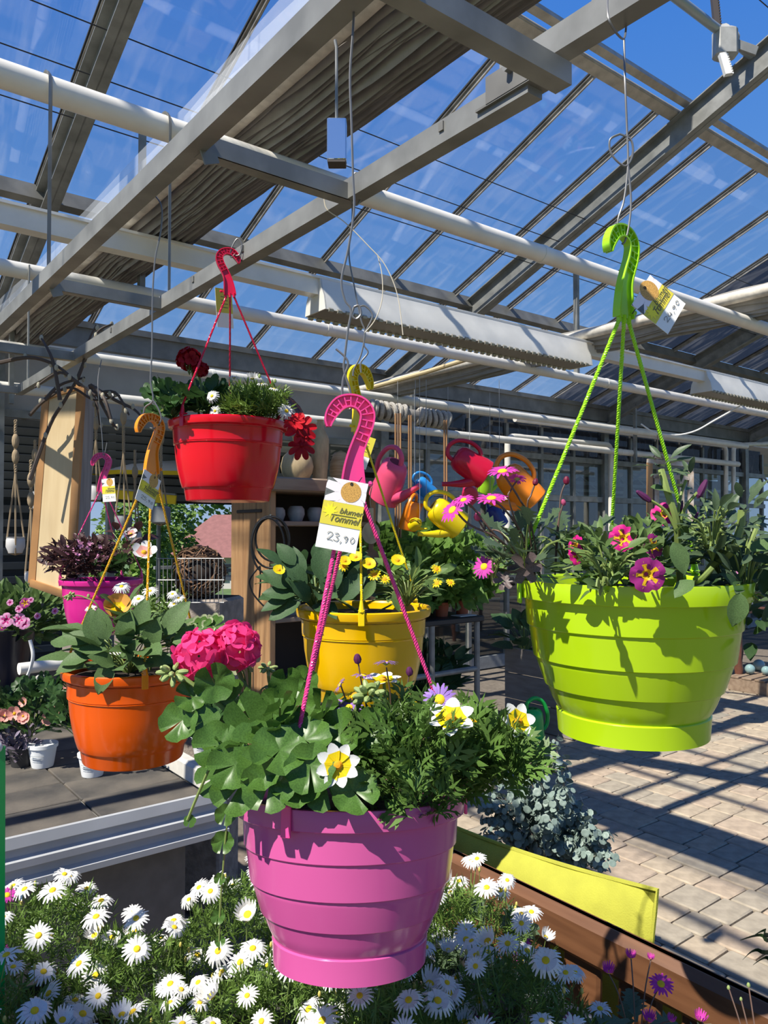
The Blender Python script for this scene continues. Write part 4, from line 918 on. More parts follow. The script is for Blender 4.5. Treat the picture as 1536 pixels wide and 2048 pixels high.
lil = plant('lilac_daisy', B_pink, [(curve(((740, 1540, 1.0), (780, 1430, .99), (773, 1335, .98))), .001), (curve(((740, 1540, 1.0), (735, 1430, .99), (722, 1360, .98), (716, 1322, .98))), .001), (curve(((720, 1540, 1.0), (700, 1430, .99), (682, 1372, .98))), .001), (curve(((820, 1540, 1.0), (860, 1450, .98), (880, 1405, .97))), .001), (curve(((800, 1540, 1.02), (812, 1400, 1.02), (818, 1350, 1.02))), .001)], g_brown)
for x, y, d, s, f_ in ((772, 1326, .98, 52, (0, 1, -.25)), (726, 1352, .98, 50, (.1, 1, -.1)), (680, 1370, .98, 36, (-.8, .5, .1)), (697, 1415, .97, 58, (0, .8, .5)), (879, 1399, .95, 72, (-.1, .5, .9)), (860, 1432, .95, 34, (-.5, .4, .7))): flower(lil, random.choice(M_lil), x, y, d, s, f_)
for x, y, d, s in ((715, 1318, .98, 22), (819, 1343, 1.02, 20)): inst('bud', M_buddk, lil, TRS(P(x, y, d), facing(Vector((-.1, 0, 1))), px2m(s, d)))

# --- lime basket: calibrachoa in the middle, petunia on the right, magenta osteospermum on the left
D = 1.05
ost = plant('osteospermum', B_green, [(curve(((1080, 1150, 1.05), (1060, 1040, 1.02), (1040, 1000, 1.0), (1005, 945, 1.0))), .0014), (curve(((1070, 1150, 1.05), (1045, 1070, 1.02), (1010, 1020, 1.0), (985, 1000, 1.0))), .0014), (curve(((1070, 1150, 1.05), (1000, 1080, 1.0), (940, 1050, .99), (912, 1022, .98))), .0014), (curve(((1070, 1150, 1.05), (990, 1070, 1.0), (950, 1020, .99), (928, 1000, .98))), .0014),
    (curve(((1070, 1150, 1.05), (1020, 1010, 1.0), (1022, 980, 1.0), (1034, 962, 1.0))), .0012), (curve(((1070, 1150, 1.05), (1055, 1020, 1.0), (1062, 990, 1.0), (1070, 968, 1.0))), .0012), (curve(((1060, 1150, 1.05), (1010, 1075, 1.0), (990, 1060, 1.0), (976, 1064, 1.0))), .0012), (curve(((1060, 1150, 1.05), (1010, 1100, 1.0), (970, 1060, 1.0), (955, 1035, 1.0))), .0012),
    (curve(((1110, 1150, 1.1), (1118, 1040, 1.1), (1122, 990, 1.1), (1133, 962, 1.1))), .0012), (curve(((1110, 1150, 1.1), (1114, 1060, 1.1), (1126, 1008, 1.1))), .0012), (curve(((1060, 1150, 1.05), (1010, 1140, 1.0), (968, 1133, .99))), .0014)], g_brown)
for x, y, d, s, f_ in ((1005, 943, 1.0, 66, (-.15, .9, .35)), (983, 997, 1.0, 66, (-.1, .9, .35)), (905, 1020, .98, 62, (-.6, .5, .45)), (927, 1000, .98, 44, (-.2, .5, .3)), (968, 1133, .98, 50, (-.5, .3, .7))): flower(ost, random.choice(M_mag), x, y, d, s, f_)
flower(ost, M_mag[0], 1034, 958, 1.0, 40, (.1, 1, -.5))
for x, y, d, s, m_ in ((1071, 964, 1.0, 16, M_budr), (955, 1033, 1.0, 20, M_budp), (975, 1065, 1.0, 16, M_bud), (1133, 961, 1.1, 18, M_budr), (1127, 1005, 1.1, 14, M_budp)): inst('bud', m_, ost, TRS(P(x, y, d), facing(Vector((ru(-.4, .4), 0, 1))), px2m(s, d)))
leaf_cloud(ost, M_lob, 1050, 1105, 1.03, 78, 62, .09, 42, 62, 31, shell=.15)
leaf_cloud(ost, M_lob, 985, 1130, .98, 30, 40, .04, 10, 46, 32, shell=.1)
leaf_cloud(ost, M_lob, 1130, 1080, 1.12, 60, 45, .05, 16, 60, 33, shell=.1)
leaf(ost, M_lobp[0], 1050, 1140, .95, 70, (-.1, 1, .1), (-.2, .2, 1)); leaf(ost, M_lobp[0], 1010, 1160, .95, 44, (-.6, -.4, .1), (-.3, .3, .8)); leaf(ost, M_lobp[0], 1040, 1040, 1.05, 36, (0, 1, 0), (0, .2, 1))
cal = plant('calibrachoa', B_green, [(curve(((1200, 1165, 1.0), (1215, 1120, .98), (1235, 1090, .96))), .0013), (curve(((1200, 1165, 1.0), (1170, 1130, .98), (1150, 1115, .96))), .0013), (curve(((1260, 1165, 1.0), (1290, 1090, 1.0), (1320, 1040, 1.0))), .0013), (curve(((1260, 1165, .96), (1290, 1130, .9), (1295, 1140, .88))), .0013)])
stuff_cloud('foliage', cal, T_sm, g_cal, 1235, 1120, 1.0, 120, 62, .12, 330, 34, 41)
stuff_cloud('foliage', cal, T_sm, g_cal, 1330, 1085, 1.05, 90, 55, .10, 150, 34, 43)
leaf_cloud(cal, M_sm, 1215, 1130, .94, 110, 50, .05, 34, 42, 42, shell=.1)
leaf_cloud(cal, M_sm, 1200, 1175, .90, 30, 16, .02, 7, 42, 44, shell=.1, droop=.9)
for x, y, d, s, f_, m_ in ((1246, 1076, .95, 56, (-.2, .3, 1), M_cal), (1157, 1113, .95, 38, (.2, .1, 1), M_cal), (1150, 1092, .96, 46, (-.9, .3, .35), M_cal), (1328, 1028, 1.0, 52, (-.3, .45, .8), M_cal), (1306, 1092, .95, 50, (.3, .1, .8), M_cald), (1295, 1150, .87, 72, (-.1, -.1, 1), M_cald)): flower(cal, random.choice(m_), x, y, d, s, f_, 0)
pet = plant('petunia', B_green, [(curve(((1360, 1165, 1.0), (1356, 1090, .98), (1352, 1040, .97), (1335, 985, .97), (1322, 940, .98))), .0045), (curve(((1356, 1080, .98), (1368, 1020, .97), (1395, 985, .96))), .002), (curve(((1352, 1060, .97), (1330, 1020, .97), (1290, 995, .97))), .002), (curve(((1352, 1050, .97), (1362, 990, .98), (1372, 960, .98))), .002),
    (curve(((1400, 1175, 1.0), (1425, 1130, .98), (1460, 1105, .96), (1480, 1060, .96), (1484, 1020, .96))), .005), (curve(((1440, 1165, 1.0), (1480, 1150, .96), (1500, 1090, .96), (1520, 1040, .97))), .003), (curve(((1380, 1170, .95), (1400, 1160, .91), (1425, 1135, .9))), .003)])
leaf_cloud(pet, M_nar, 1325, 930, .98, 26, 22, .03, 14, 42, 51, root=P(1325, 950, .98), stem_r=0)
leaf_cloud(pet, M_nar, 1375, 965, .98, 18, 24, .03, 6, 40, 52, root=P(1370, 990, .98), stem_r=0)
leaf_cloud(pet, M_nar, 1490, 1030, .96, 55, 50, .06, 34, 48, 53, root=P(1486, 1070, .96), stem_r=0)
leaf_cloud(pet, M_nar, 1440, 1080, 1.02, 80, 70, .08, 40, 50, 54)
leaf_cloud(pet, M_nar, 1490, 1150, .98, 55, 85, .06, 44, 56, 55, droop=.9)
leaf_cloud(pet, [leaf_ovate(.46, .25, .1, .02, 56).mesh('leaf', g_drk)], 1500, 1200, .97, 34, 95, .05, 26, 50, 56, droop=1.0, stem_r=0)
leaf_cloud(pet, M_nar, 1425, 1060, .96, 60, 60, .06, 34, 46, 57)
leaf(pet, M_ov[0], 1346, 1085, .9, 66, (.35, -1, .3), (0, .4, 1)); leaf(pet, M_ov[1], 1300, 975, .97, 56, (.9, -.1, .1), (0, .9, .4)); leaf(pet, M_ov[2], 1350, 1140, .88, 62, (-.95, -.1, .2), (0, .9, .3)); leaf(pet, M_ov[3], 1480, 1185, .9, 70, (-.2, -1, .1), (0, .2, 1)); leaf(pet, M_ov[0], 1385, 1160, .88, 56, (-.6, -.35, .3), (0, .9, .4)); leaf(pet, M_ov[2], 1500, 1100, .92, 60, (.8, .3, .1), (0, .8, .6))
for x, y, d, s, r_ in ((1404, 978, .96, 44, (.5, 1, 0)), (1288, 993, .97, 40, (-.8, .6, 0)), (1363, 1012, .98, 22, (.1, 1, 0)), (1392, 1033, .98, 20, (.5, 1, .1))): inst('bud', M_buddk, pet, TRS(P(x, y, d), facing(RGT*r_[0]+Vector((0, 0, r_[1]))), (px2m(s, d)*.45, px2m(s, d)*.45, px2m(s, d))))

# --- orange basket: broad petunia leaves, daisies behind, a variegated geranium on the right
pe2 = plant('petunia', B_or, [(curve(((265, 1340, 1.65), (262, 1290, 1.63), (250, 1240, 1.62))), .003), (curve(((300, 1340, 1.65), (310, 1290, 1.63), (330, 1240, 1.62))), .003), (curve(((230, 1330, 1.65), (200, 1220, 1.6), (170, 1195, 1.6), (145, 1190, 1.6))), .0014)])
for x, y, s, dr, fc in ((200, 1290, 66, (-.25, .9, .1), (.1, .3, 1)), (215, 1300, 62, (-.9, .25, .2), (0, .8, .6)), (190, 1310, 60, (-.95, -.1, .2), (0, .8, .6)), (175, 1320, 56, (-.9, -.2, .2), (0, .7, .6)), (250, 1290, 62, (.1, .9, .2), (-.1, .3, 1)), (270, 1270, 64, (.3, .9, .1), (-.1, .4, 1)), (215, 1280, 58, (-.3, .9, .1), (0, .3, 1)), (330, 1270, 70, (.5, .85, 0), (-.3, .3, 1)), (345, 1285, 60, (.8, .4, .1), (0, .7, .7)),
        (300, 1300, 60, (.2, .8, .3), (0, .4, 1)), (255, 1320, 52, (.3, .6, .5), (0, .6, .8)), (290, 1325, 60, (.8, .2, .3), (0, .7, .6)), (230, 1330, 50, (-.5, .4, .5), (0, .7, .7)), (222, 1325, 56, (-.35, -1, .5), (0, .35, 1)), (320, 1320, 52, (.8, .1, .2), (0, .8, .6)), (180, 1285, 52, (-.9, .3, 0), (0, .7, .7)), (280, 1255, 50, (.1, 1, 0), (0, .3, 1))):
    leaf(pe2, random.choice(M_ov), x, y, 1.52, s*1.15, dr, fc)
leaf_cloud(pe2, M_ov, 258, 1288, 1.63, 115, 62, .13, 62, 70, 61, shell=.2)
flower(pe2, M_peach[0], 236, 1217, 1.58, 52, (.2, .5, .8)); flower(pe2, M_bid[0], 185, 1222, 1.58, 26, (-.6, .6, .3))
inst('bud_cluster', M_budball, pe2, TRS(P(139, 1191, 1.6), facing((-.5, 0, 1)), px2m(22, 1.6)))
da2 = plant('daisy', B_or, [(curve(((300, 1330, 1.7), (290, 1240, 1.68), (245, 1180, 1.66))), .001), (curve(((310, 1330, 1.7), (290, 1240, 1.68), (276, 1200, 1.66))), .001), (curve(((330, 1330, 1.7), (345, 1240, 1.68), (352, 1200, 1.66))), .001), (curve(((320, 1330, 1.7), (300, 1240, 1.7), (300, 1185, 1.7))), .001)])
for x, y, s in ((243, 1173, 36), (277, 1198, 34), (300, 1182, 32), (345, 1188, 26), (357, 1196, 26), (348, 1208, 26), (182, 1217, 24)): flower(da2, random.choice(M_daisy), x, y, 1.66, s, (0, .8, .55))
for x, y in ((177, 1192), (205, 1193), (355, 1182), (256, 1183)): inst('bud', M_bud, da2, TRS(P(x, y, 1.66), facing((0, 0, 1)), px2m(9, 1.66)))
stuff_cloud('foliage', da2, T_tuft, g_dai, 300, 1240, 1.74, 80, 40, .08, 90, 36, 62)
va = plant('variegated_geranium', B_or, [(curve(((330, 1340, 1.65), (370, 1310, 1.62), (390, 1280, 1.6))), .002)])
for x, y, s, dr in ((365, 1310, 44, (.3, .9, .1)), (380, 1275, 44, (.6, .6, 0)), (400, 1260, 50, (.8, .3, 0)), (350, 1320, 38, (.2, .4, .6)), (425, 1255, 46, (.9, .4, 0)), (360, 1290, 36, (-.3, .8, .2))): leaf(va, M_var[0], x, y, 1.58, s*1.2, dr, (0, .5, .9))

# --- yellow basket
pe3 = plant('petunia', B_yel, [(curve(((730, 1235, 1.68), (680, 1200, 1.67), (620, 1170, 1.66), (590, 1140, 1.65))), .003), (curve(((730, 1235, 1.68), (790, 1205, 1.67), (830, 1170, 1.66), (860, 1150, 1.65))), .002)])
for x, y, s, dr, fc in ((610, 1180, 66, (-.5, .8, .2), (.2, .3, 1)), (600, 1160, 60, (-.2, 1, 0), (.1, .3, 1)), (590, 1190, 56, (-.9, .2, .2), (0, .7, .7)), (575, 1200, 48, (-.9, -.2, .2), (0, .7, .6)), (640, 1160, 66, (.1, 1, .1), (0, .2, 1)), (650, 1190, 70, (.3, .8, .2), (-.2, .3, 1)), (620, 1200, 56, (-.3, .5, .5), (0, .6, .8)), (680, 1200, 64, (.5, .6, .2), (0, .5, .9)), (580, 1175, 56, (-.8, .6, .1), (.1, .5, .9)), (600, 1205, 60, (-.8, -.3, .3), (0, .7, .7)), (590, 1130, 50, (-.6, .8, 0), (.2, .3, 1)), (700, 1180, 56, (.4, .8, 0), (0, .4, 1))):
    leaf(pe3, random.choice(M_ovy), x, y, 1.56, s*1.15, dr, fc)
leaf_cloud(pe3, M_ovy, 632, 1165, 1.67, 88, 58, .11, 48, 62, 71, shell=.2)
leaf_cloud(pe3, [leaf_ovate(.42, .2, .1, .02, 90+i).mesh('leaf', g_cal) for i in range(3)], 815, 1170, 1.66, 85, 42, .10, 54, 40, 72, shell=.15)
leaf(pe3, M_sm[0], 750, 1160, 1.53, 46, (-.6, -1, .2), (0, .3, 1)); leaf(pe3, M_sm[1], 790, 1180, 1.53, 44, (.2, -1, .2), (0, .3, 1)); leaf(pe3, M_sm[2], 850, 1160, 1.55, 40, (.7, -.6, .1), (0, .5, .9))
for x, y, s, m_ in ((690, 1122, 24, M_pansy), (712, 1114, 26, M_pansy), (738, 1128, 28, M_pansy), (796, 1121, 28, M_pansy), (687, 1133, 24, M_yda), (749, 1150, 30, M_yda), (769, 1158, 24, M_yda), (873, 1138, 24, M_yda), (874, 1166, 24, M_yda), (901, 1165, 20, M_yda), (558, 1140, 24, M_pansy)): flower(pe3, random.choice(m_), x, y, 1.55, s, (ru(-.3, .3), .6, .7))

# --- red basket
ge4 = plant('geranium', B_red, [(curve(((400, 850, 1.95), (392, 780, 1.95), (382, 735, 1.95))), .003), (curve(((410, 850, 1.95), (402, 770, 1.95), (392, 735, 1.95))), .003)])
leaf_cloud(ge4, M_gerd, 345, 805, 1.92, 66, 34, .12, 30, 56, 81, shell=.2); leaf_cloud(ge4, M_gerd, 415, 795, 1.95, 40, 40, .10, 14, 50, 82, shell=.2)
inst('flower_head', umbel('geranium_head_red', [f_red, g_stem], 18, .024, .036, 9), ge4, TRS(P(379, 720, 1.93), facing((0, 0, 1)), 1.05))
for x, y, s in ((400, 740, .7),): inst('flower_head', bpy.data.meshes['geranium_head_red'], ge4, TRS(P(x, y, 1.93), facing((.4, 0, .6)), s))
da4 = plant('daisy', B_red, [(curve(((450+30*i, 850, 1.95), (455+30*i, 790, 1.95), (x, y+5, 1.94))), .0008) for i, (x, y) in enumerate(((470, 755), (505, 758), (521, 766), (556, 790)))])
stuff_cloud('foliage', da4, T_tuft, leafmat('fine_bright_foliage', (.17, .28, .05)), 505, 812, 1.93, 78, 32, .13, 330, 34, 83)
for x, y, s, f_ in ((424, 792, 30, (-.3, .3, .9)), (468, 755, 26, (0, 1, -.1)), (505, 757, 30, (0, 1, .1)), (523, 768, 28, (0, 1, .2)), (548, 778, 26, (.2, .9, .2)), (573, 822, 36, (.4, .3, .8)), (430, 822, 26, (-.2, .2, 1))): flower(da4, random.choice(M_daisy), x, y, 1.86, s, f_)
for x, y in ((550, 762), (572, 773), (462, 762), (519, 752), (446, 766)): inst('bud', M_bud, da4, TRS(P(x, y, 1.9), facing((0, 0, 1)), px2m(9, 1.9)))
be4 = plant('begonia', B_red, [(curve(((545, 850, 1.93), (575, 820, 1.9), (595, 850, 1.88), (602, 880, 1.87))), .004)], mat('red_stem', (.5, .03, .06), .5))
M_beg = star5(9, .5, .11, .4, 91, -.05, disc=.06).mesh('begonia_flower', [f_brd, f_brd, f_red])
M_beg2 = star5(8, .5, .12, .4, 92, -.2, disc=.06).mesh('begonia_flower', [f_red, f_red, f_red])
flower(be4, M_beg, 602, 856, 1.86, 66, (.3, .2, 1)); flower(be4, M_beg2, 603, 892, 1.85, 56, (.1, .3, .9)); flower(be4, M_beg, 588, 845, 1.86, 46, (-.2, .4, .9)); flower(be4, M_beg2, 612, 875, 1.86, 44, (.5, -.2, .8))
for x, y, s, dr in ((565, 790, 66, (.8, -.6, .1)), (580, 800, 62, (.7, -.8, .1))): leaf(be4, M_brz[0], x, y, 1.9, s, dr, (.3, .8, .2))

# --- small magenta basket
br = plant('bronze_plant', B_mag, [(curve(((200, 1160, 2.85), (180, 1110, 2.8), (160, 1080, 2.8))), .003)])
T_br = [T(leaf_ovate(.4, .2, .1, .03, 95)), T(tuft(6, 9, .07))]
stuff_cloud('foliage', br, T_br, g_brz, 165, 1118, 2.83, 78, 36, .16, 420, 24, 85)
stuff_cloud('blossom', br, [T(star5(4, .5, .2, .3, 2, .1, disc=0))], f_lp, 175, 1105, 2.76, 60, 30, .12, 40, 10, 86)
leaf_cloud(br, M_brz, 250, 1085, 2.83, 40, 34, .12, 26, 36, 87, shell=.1); leaf_cloud(br, M_gerd, 245, 1128, 2.75, 40, 14, .06, 12, 34, 88, shell=.1)
flower(br, M_wp[0], 288, 1105, 2.70, 48, (.2, .6, .6)); flower(br, M_wp[0], 262, 1068, 2.8, 26, (.1, .5, .8))
# --- daisy beds
ZT1, ZT2 = .75, .675
# ------------------------------------------------------------------ grey plant table on the left
tb = thing('plant_table', 'grey plant table on the left with ribbed metal front and dusty dark tiles', 'table', (.2, 3.2, 0))
V1, UE = 2.305, 1.145
tile_m = mat('dusty_dark_tile', (.04, .038, .035), .8, var=.6, vscale=5, col2=(.115, .10, .08), bump=.3, bscale=50)
bx = MB(); bx.cbox((0, 0, -.006), (.334, .194, .012), .003); tile_me = bx.mesh('tile', tile_m)
for i in range(8):
    for j in range(11):
        u = UE-.05-.17-.34*i; v = V1+.035+.10+.2*j
        inst('tile', tile_me, tb, TRS((u, v, ZT1+random.uniform(-.0015, 0))))
mb = MB(); mb.box((UE-1.4, V1+1.12, ZT1-.022), (2.75, 2.2, .02)); mb.build('tray', mat('tray_grey', (.42, .42, .40), .7, var=.3, vscale=9), tb)
met = mat('ribbed_aluminium', (.60, .62, .63), .42, .3, var=.15, vscale=5)
mb = MB(); L0, L1 = UE-2.85, UE
prof = [(0, .012), (-.012, .012), (-.016, -.012), (-.004, -.018), (-.004, -.034), (-.020, -.040), (-.020, -.056), (-.004, -.062), (-.004, -.080), (-.020, -.086), (-.020, -.100), (-.006, -.106), (0, -.106)]
n = len(prof)
mb.add([Vector((u, V1+a*1.2, ZT1+z*1.25)) for u in (L0, L1) for a, z in prof], [(i, i+1, n+i+1, n+i) for i in range(n-1)]); mb.build('ribbed_front', met, tb)
mb = MB(); mb.add([Vector((L1-.02-a*1.2, v, ZT1+z*1.25)) for v in (V1, V1+2.2) for a, z in prof], [(i, n+i, n+i+1, i+1) for i in range(n-1)]); mb.cbox((L1-.03, V1+1.1, ZT1+.03), (.05, 2.2, .07), .01); mb.build('ribbed_side', mat('cream_rim', (.62, .60, .54), .5, var=.2), tb)
mb = MB(); mb.box((UE-1.4, V1+.10, .34), (2.6, .02, .60)); mb.build('apron', mat('taupe_panel', (.20, .185, .165), .7, var=.2), tb)
for u in (UE-2.6, UE-.15):
    for v in (V1+.2, V1+2.0):
        mb = MB(); mb.beam((u, v, 0), (u, v, ZT1-.04), .06, .06, (1, 0, 0)); mb.build('leg', galv, tb)
# ------------------------------------------------------------------ daisy table in front
t2 = thing('flower_table', 'low metal edged flower table crowded with white daisies in the foreground', 'table', (.3, 1.1, 0))
mb = MB(); mb.box((.2, .90, ZT2-.02), (1.88, 1.15, .03)); mb.build('tray', mat('dark_mat', (.06, .055, .05), .9), t2)
mb = MB(); mb.cbox((1.152, 1.0, ZT2+.005), (.016, 1.36, .10), .003); mb.cbox((1.135, 1.0, ZT2+.05), (.05, 1.36, .012), .003); mb.build('edge', met, t2)
mb = MB(); mb.cbox((.2, 1.475, ZT2-.03), (1.88, .016, .06), .003); mb.build('edge', met, t2)
mb = MB(); mb.box((1.12, 1.0, ZT2-.01), (.05, 1.34, .06)); mb.build('liner', mat('cream_rim', (.62, .60, .54)), t2)
for u in (-.6, 1.05):
    for v in (.4, 1.42):
        mb = MB(); mb.beam((u, v, 0), (u, v, ZT2-.03), .06, .06, (1, 0, 0)); mb.build('leg', galv, t2)
# ------------------------------------------------------------------ white daisies
pot_bk = plastic('black_pot', (.03, .03, .03), .5)
def small_pot(o, c, r, h, m_, rimm=None):
    mb = MB(); mb.lathe([(.001, 0), (r*.76, 0), (r*.94, h*.8), (r*1.0, h*.82), (r*1.02, h), (r*.94, h), (r*.9, h*.85), (.001, h*.84)], 20, Matrix.Translation(c)); return mb.build('pot', m_, o)
daisy_spots = []; rg = random.Random(5)
for i in range(6):
    for j in range(5):
        u = -.02+.205*i+.08*(j % 2)+rg.uniform(-.03, .03); v = .62+.205*j+rg.uniform(-.03, .03)
        x, y, d = proj((u, v, .95))
        if -120 < x < 1090 and u < 1.08 and y < 2350 and not (u > .88 and v < .74) and y > (1800 if x < 260 else 1800-90*min(1, (x-260)/160)): daisy_spots.append((u, v))
M_wht = M_daisy
zones = {}
for u, v in daisy_spots:
    x, y, d = proj((u, v, .93)); z_ = 'at the left border of the photo' if x < 170 else 'left of the pink pot' if x < 480 else 'under the pink pot' if x < 900 else 'right of the pink pot beside the bench'
    zones.setdefault(z_, []).append((-d, u, v))
daisy_label = {}
for z_, L in zones.items():
    L.sort()
    for i, (_, u, v) in enumerate(L):
        n_ = len(L); w_ = 'only' if n_ == 1 else 'farthest' if i == 0 else 'nearest' if i == n_-1 else ('second farthest', 'third farthest', 'fourth farthest', 'fifth farthest', 'sixth farthest')[i-1]
        daisy_label[(u, v)] = 'bushy white daisy plant, the %s one %s' % (w_, z_)
for k, (u, v) in enumerate(daisy_spots):
    o = thing('daisy_plant', daisy_label[(u, v)], 'flowering plant', (u, v, ZT2), 'white daisies on the front table')
    small_pot(o, (u, v, ZT2), .055, .12, pot_bk)
    hz = rg.uniform(.255, .30) + (.02 if v < .9 else 0); rr = rg.uniform(.135, .155); Ls = [[], [], []]; rgd = random.Random(k)
    for q in range(620):
        a = rgd.uniform(0, 6.283); rad = rr*math.sqrt(rgd.random()); top = hz*(1-.55*(rad/rr)**2.2); z = top-abs(rgd.gauss(0, .035)) if rgd.random() < .8 else rgd.uniform(.14, top)
        p = Vector((u+rad*math.cos(a), v+rad*math.sin(a), ZT2+z)); dr = Vector((math.cos(a)*rad/rr+rgd.uniform(-.5, .5), math.sin(a)*rad/rr+rgd.uniform(-.5, .5), rgd.uniform(.1, .9)))
        Ls[q % 3].append(TRS(p, look(dr, Vector((rgd.uniform(-.5, .5), rgd.uniform(-.5, .5), 1))), rgd.uniform(.020, .034)))
    merge('foliage', list(zip(T_tuft, Ls)), g_dai, o)
    stm = MB(); bl = []
    nf = 22 if v < 1.2 else 18
    for q in range(nf):
        a = q*2.4+rgd.uniform(-.4, .4); rad = rr*1.0*math.sqrt((q+.5)/nf); top = hz*(1-.5*(rad/rr)**2)+rgd.uniform(.014, .055)
        p = Vector((u+rad*math.cos(a), v+rad*math.sin(a), ZT2+top)); nr = Vector((math.cos(a)*rad/rr*.7, math.sin(a)*rad/rr*.7, 1.0))+toCam(p)*rgd.uniform(.1, .8)+Vector((rgd.uniform(-.4, .4), rgd.uniform(-.4, .4), 0))+sd*.3
        inst('daisy_flower', M_wht[rgd.choice((0, 1, 2, 3, 4, 0, 1, 2, 3, 4, 5))], o, TRS(p, facing(nr, rgd.uniform(0, 6)), rgd.uniform(.034, .050)))
        stm.tube([p-Vector((0, 0, .10))-Vector((math.cos(a), math.sin(a), 0))*.02, p-Vector((0, 0, .004))], .0008, 4)
    for q in range(9):
        a = rgd.uniform(0, 6.28); rad = rr*math.sqrt(rgd.random()); p = Vector((u+rad*math.cos(a), v+rad*math.sin(a), ZT2+hz*(1-.5*(rad/rr)**2)+rgd.uniform(.01, .05)))
        bl.append(TRS(p, None, (.007, .007, .010))); stm.tube([p-Vector((0, 0, .08)), p], .0006, 4)
    stm.build('stems', g_stem, o)['kind'] = 'stuff'; merge('buds', [(T_bud, bl)], mat('yellow_bud', (.50, .42, .10), .5), o)
def osteo(label, u, v, hz, fl, seed, z0=ZT2, m_=None, lv=26, lr=.10):
    rgd = random.Random(seed); o = thing('osteospermum_plant', label, 'flowering plant', (u, v, z0)); small_pot(o, (u, v, z0), .06, .11, pot_bk); stm = MB()
    for q in range(lv):
        a = rgd.uniform(0, 6.28); rad = lr*math.sqrt(rgd.random()); p = Vector((u+rad*math.cos(a)*.7, v+rad*math.sin(a)*.7, z0+hz*rgd.uniform(.55, 1)*(1-.4*(rad/lr)**2)))
        inst('leaf', rgd.choice(M_lob if rgd.random() < .7 else M_nar), o, TRS(p, look(Vector((math.cos(a), math.sin(a), rgd.uniform(-.2, .9))), Vector((0, 0, 1))+toCam(p)*.5), rgd.uniform(.04, .065)))
    for px, py, dd, s, mm, f_ in fl:
        p = P(px, py, dd); stm.tube(bez([(u, v, z0+hz*.5), Vector((u, v, z0+hz*.8)).lerp(p, .5), p], 4), .0011, 5)
        if mm == 'b': inst('bud', M_bud, o, TRS(p, None, px2m(s, dd)))
        elif mm is None: inst('bud', M_budr, o, TRS(p, facing(Vector((0, 0, 1))), px2m(s, dd)))
        elif mm == 'm': inst('daisy_flower', M_mag[rgd.randrange(3)], o, TRS(p, facing(RGT*f_[0]+Vector((0, 0, f_[1]))+toCam(p)*f_[2], rgd.uniform(0, 6)), px2m(s, dd)))
        else: inst('daisy_flower', MD_half, o, TRS(p, facing(RGT*f_[0]+Vector((0, 0, f_[1]))+toCam(p)*f_[2], 0), px2m(s, dd)))
    stm.build('stems', g_brown, o)['kind'] = 'stuff'; return o
MD_half = daisy(16, .42, .07, .14, -.30, 19, .15).mesh('magenta_daisy', [f_mag, f_disc, g_bud])
osteo('magenta osteospermum among the white daisies left of the bench', 1.0, .98, .235, ((1041, 1880, 1.42, 44, 'm', (.2, .8, .6)), (1044, 1920, 1.38, 44, 'm', (0, .6, .8)), (960, 1985, 1.3, 46, 'm', (0, .8, .5)), (968, 2030, 1.25, 46, 'm', (-.2, .8, .6)), (1092, 1935, 1.38, 12, None, 0)), 1, lv=22)
osteo('magenta osteospermum at the bottom right in front of the bench slats', 1.03, .70, .195, ((1216, 1944, 1.20, 34, 'h', (.1, 1, .1)), (1322, 1968, 1.20, 50, 'm', (.1, .7, .7)), (1299, 2040, 1.15, 34, 'h', (0, 1, .2)), (1342, 2042, 1.15, 24, 'h', (.2, 1, 0)), (1262, 1915, 1.22, 28, 'h', (0, 1, 0)), (1302, 1918, 1.22, 20, 'h', (0, 1, 0)), (1140, 2046, 1.13, 30, 'h', (-.1, .9, .2))), 2, lv=40, lr=.16)
osteo('wine red budded osteospermum in the bottom right corner', 1.06, .52, .175, ((1400, 2040, 1.10, 34, 'h', (.2, 1, .1)), (1457, 1975, 1.10, 9, 'b', 0), (1497, 1970, 1.10, 10, 'b', 0), (1482, 1998, 1.10, 8, 'b', 0)), 3, lv=20)
osteo('purple osteospermum at the left border beside the green strip', .16, 1.42, .265, ((14, 1790, 1.33, 40, 'm', (.2, .8, .5)), (4, 1905, 1.25, 34, 'm', (0, .6, .8))), 4, lv=20)
# green strip at the left border
o = thing('plant_stake', 'glossy green upright plastic strip at the left border', 'stake', P(-9, 1800, 1.12)); a, b = P(-7, 1495, 1.12), P(-9, 2120, 1.12)
mb = MB(); mb.beam(a, b, .022, .010, (0, 1, 0)); mb.build('strip', plastic('green_strip', (.01, .36, .08)), o); mb = MB(); mb.ball(a, .009, 10); mb.build('tip', mat('clear_tip', (.6, .62, .6), .2), o)
# ------------------------------------------------------------------ bench beside the table, facing away
wood_r = mat('brown_bench_wood', (.15, .065, .028), .5, var=.35, vscale=4, col2=(.105, .043, .018), stretch=(14, 1.2, 14))
BU, BZ = 1.235, .865
bn = thing('garden_bench', 'reddish brown slatted wooden bench seen from behind at the lower right', 'bench', (BU, 1.1, 0))
mb = MB(); mb.cbox((BU, 1.12, BZ-.05), (.045, 1.75, .088), .014); mb.build('top_rail', wood_r, bn)
mb = MB(); mb.cbox((BU+.02, 1.12, .46), (.03, 1.72, .06), .008); mb.build('lower_rail', wood_r, bn)
bs = MB(); bs.cbox((0, 0, 0), (.018, .088, .36), .006); slat_me = bs.mesh('slat', wood_r)
v = .33
while v < 1.95: inst('slat', slat_me, bn, TRS((BU+.010, v, .64), Matrix.Rotation(.045, 3, 'Y'))); v += .128
for k in range(5):
    mb = MB(); mb.cbox((BU+.08+.095*k, 1.12, .42), (.08, 1.72, .022), .005); mb.build('seat_slat', wood_r, bn)
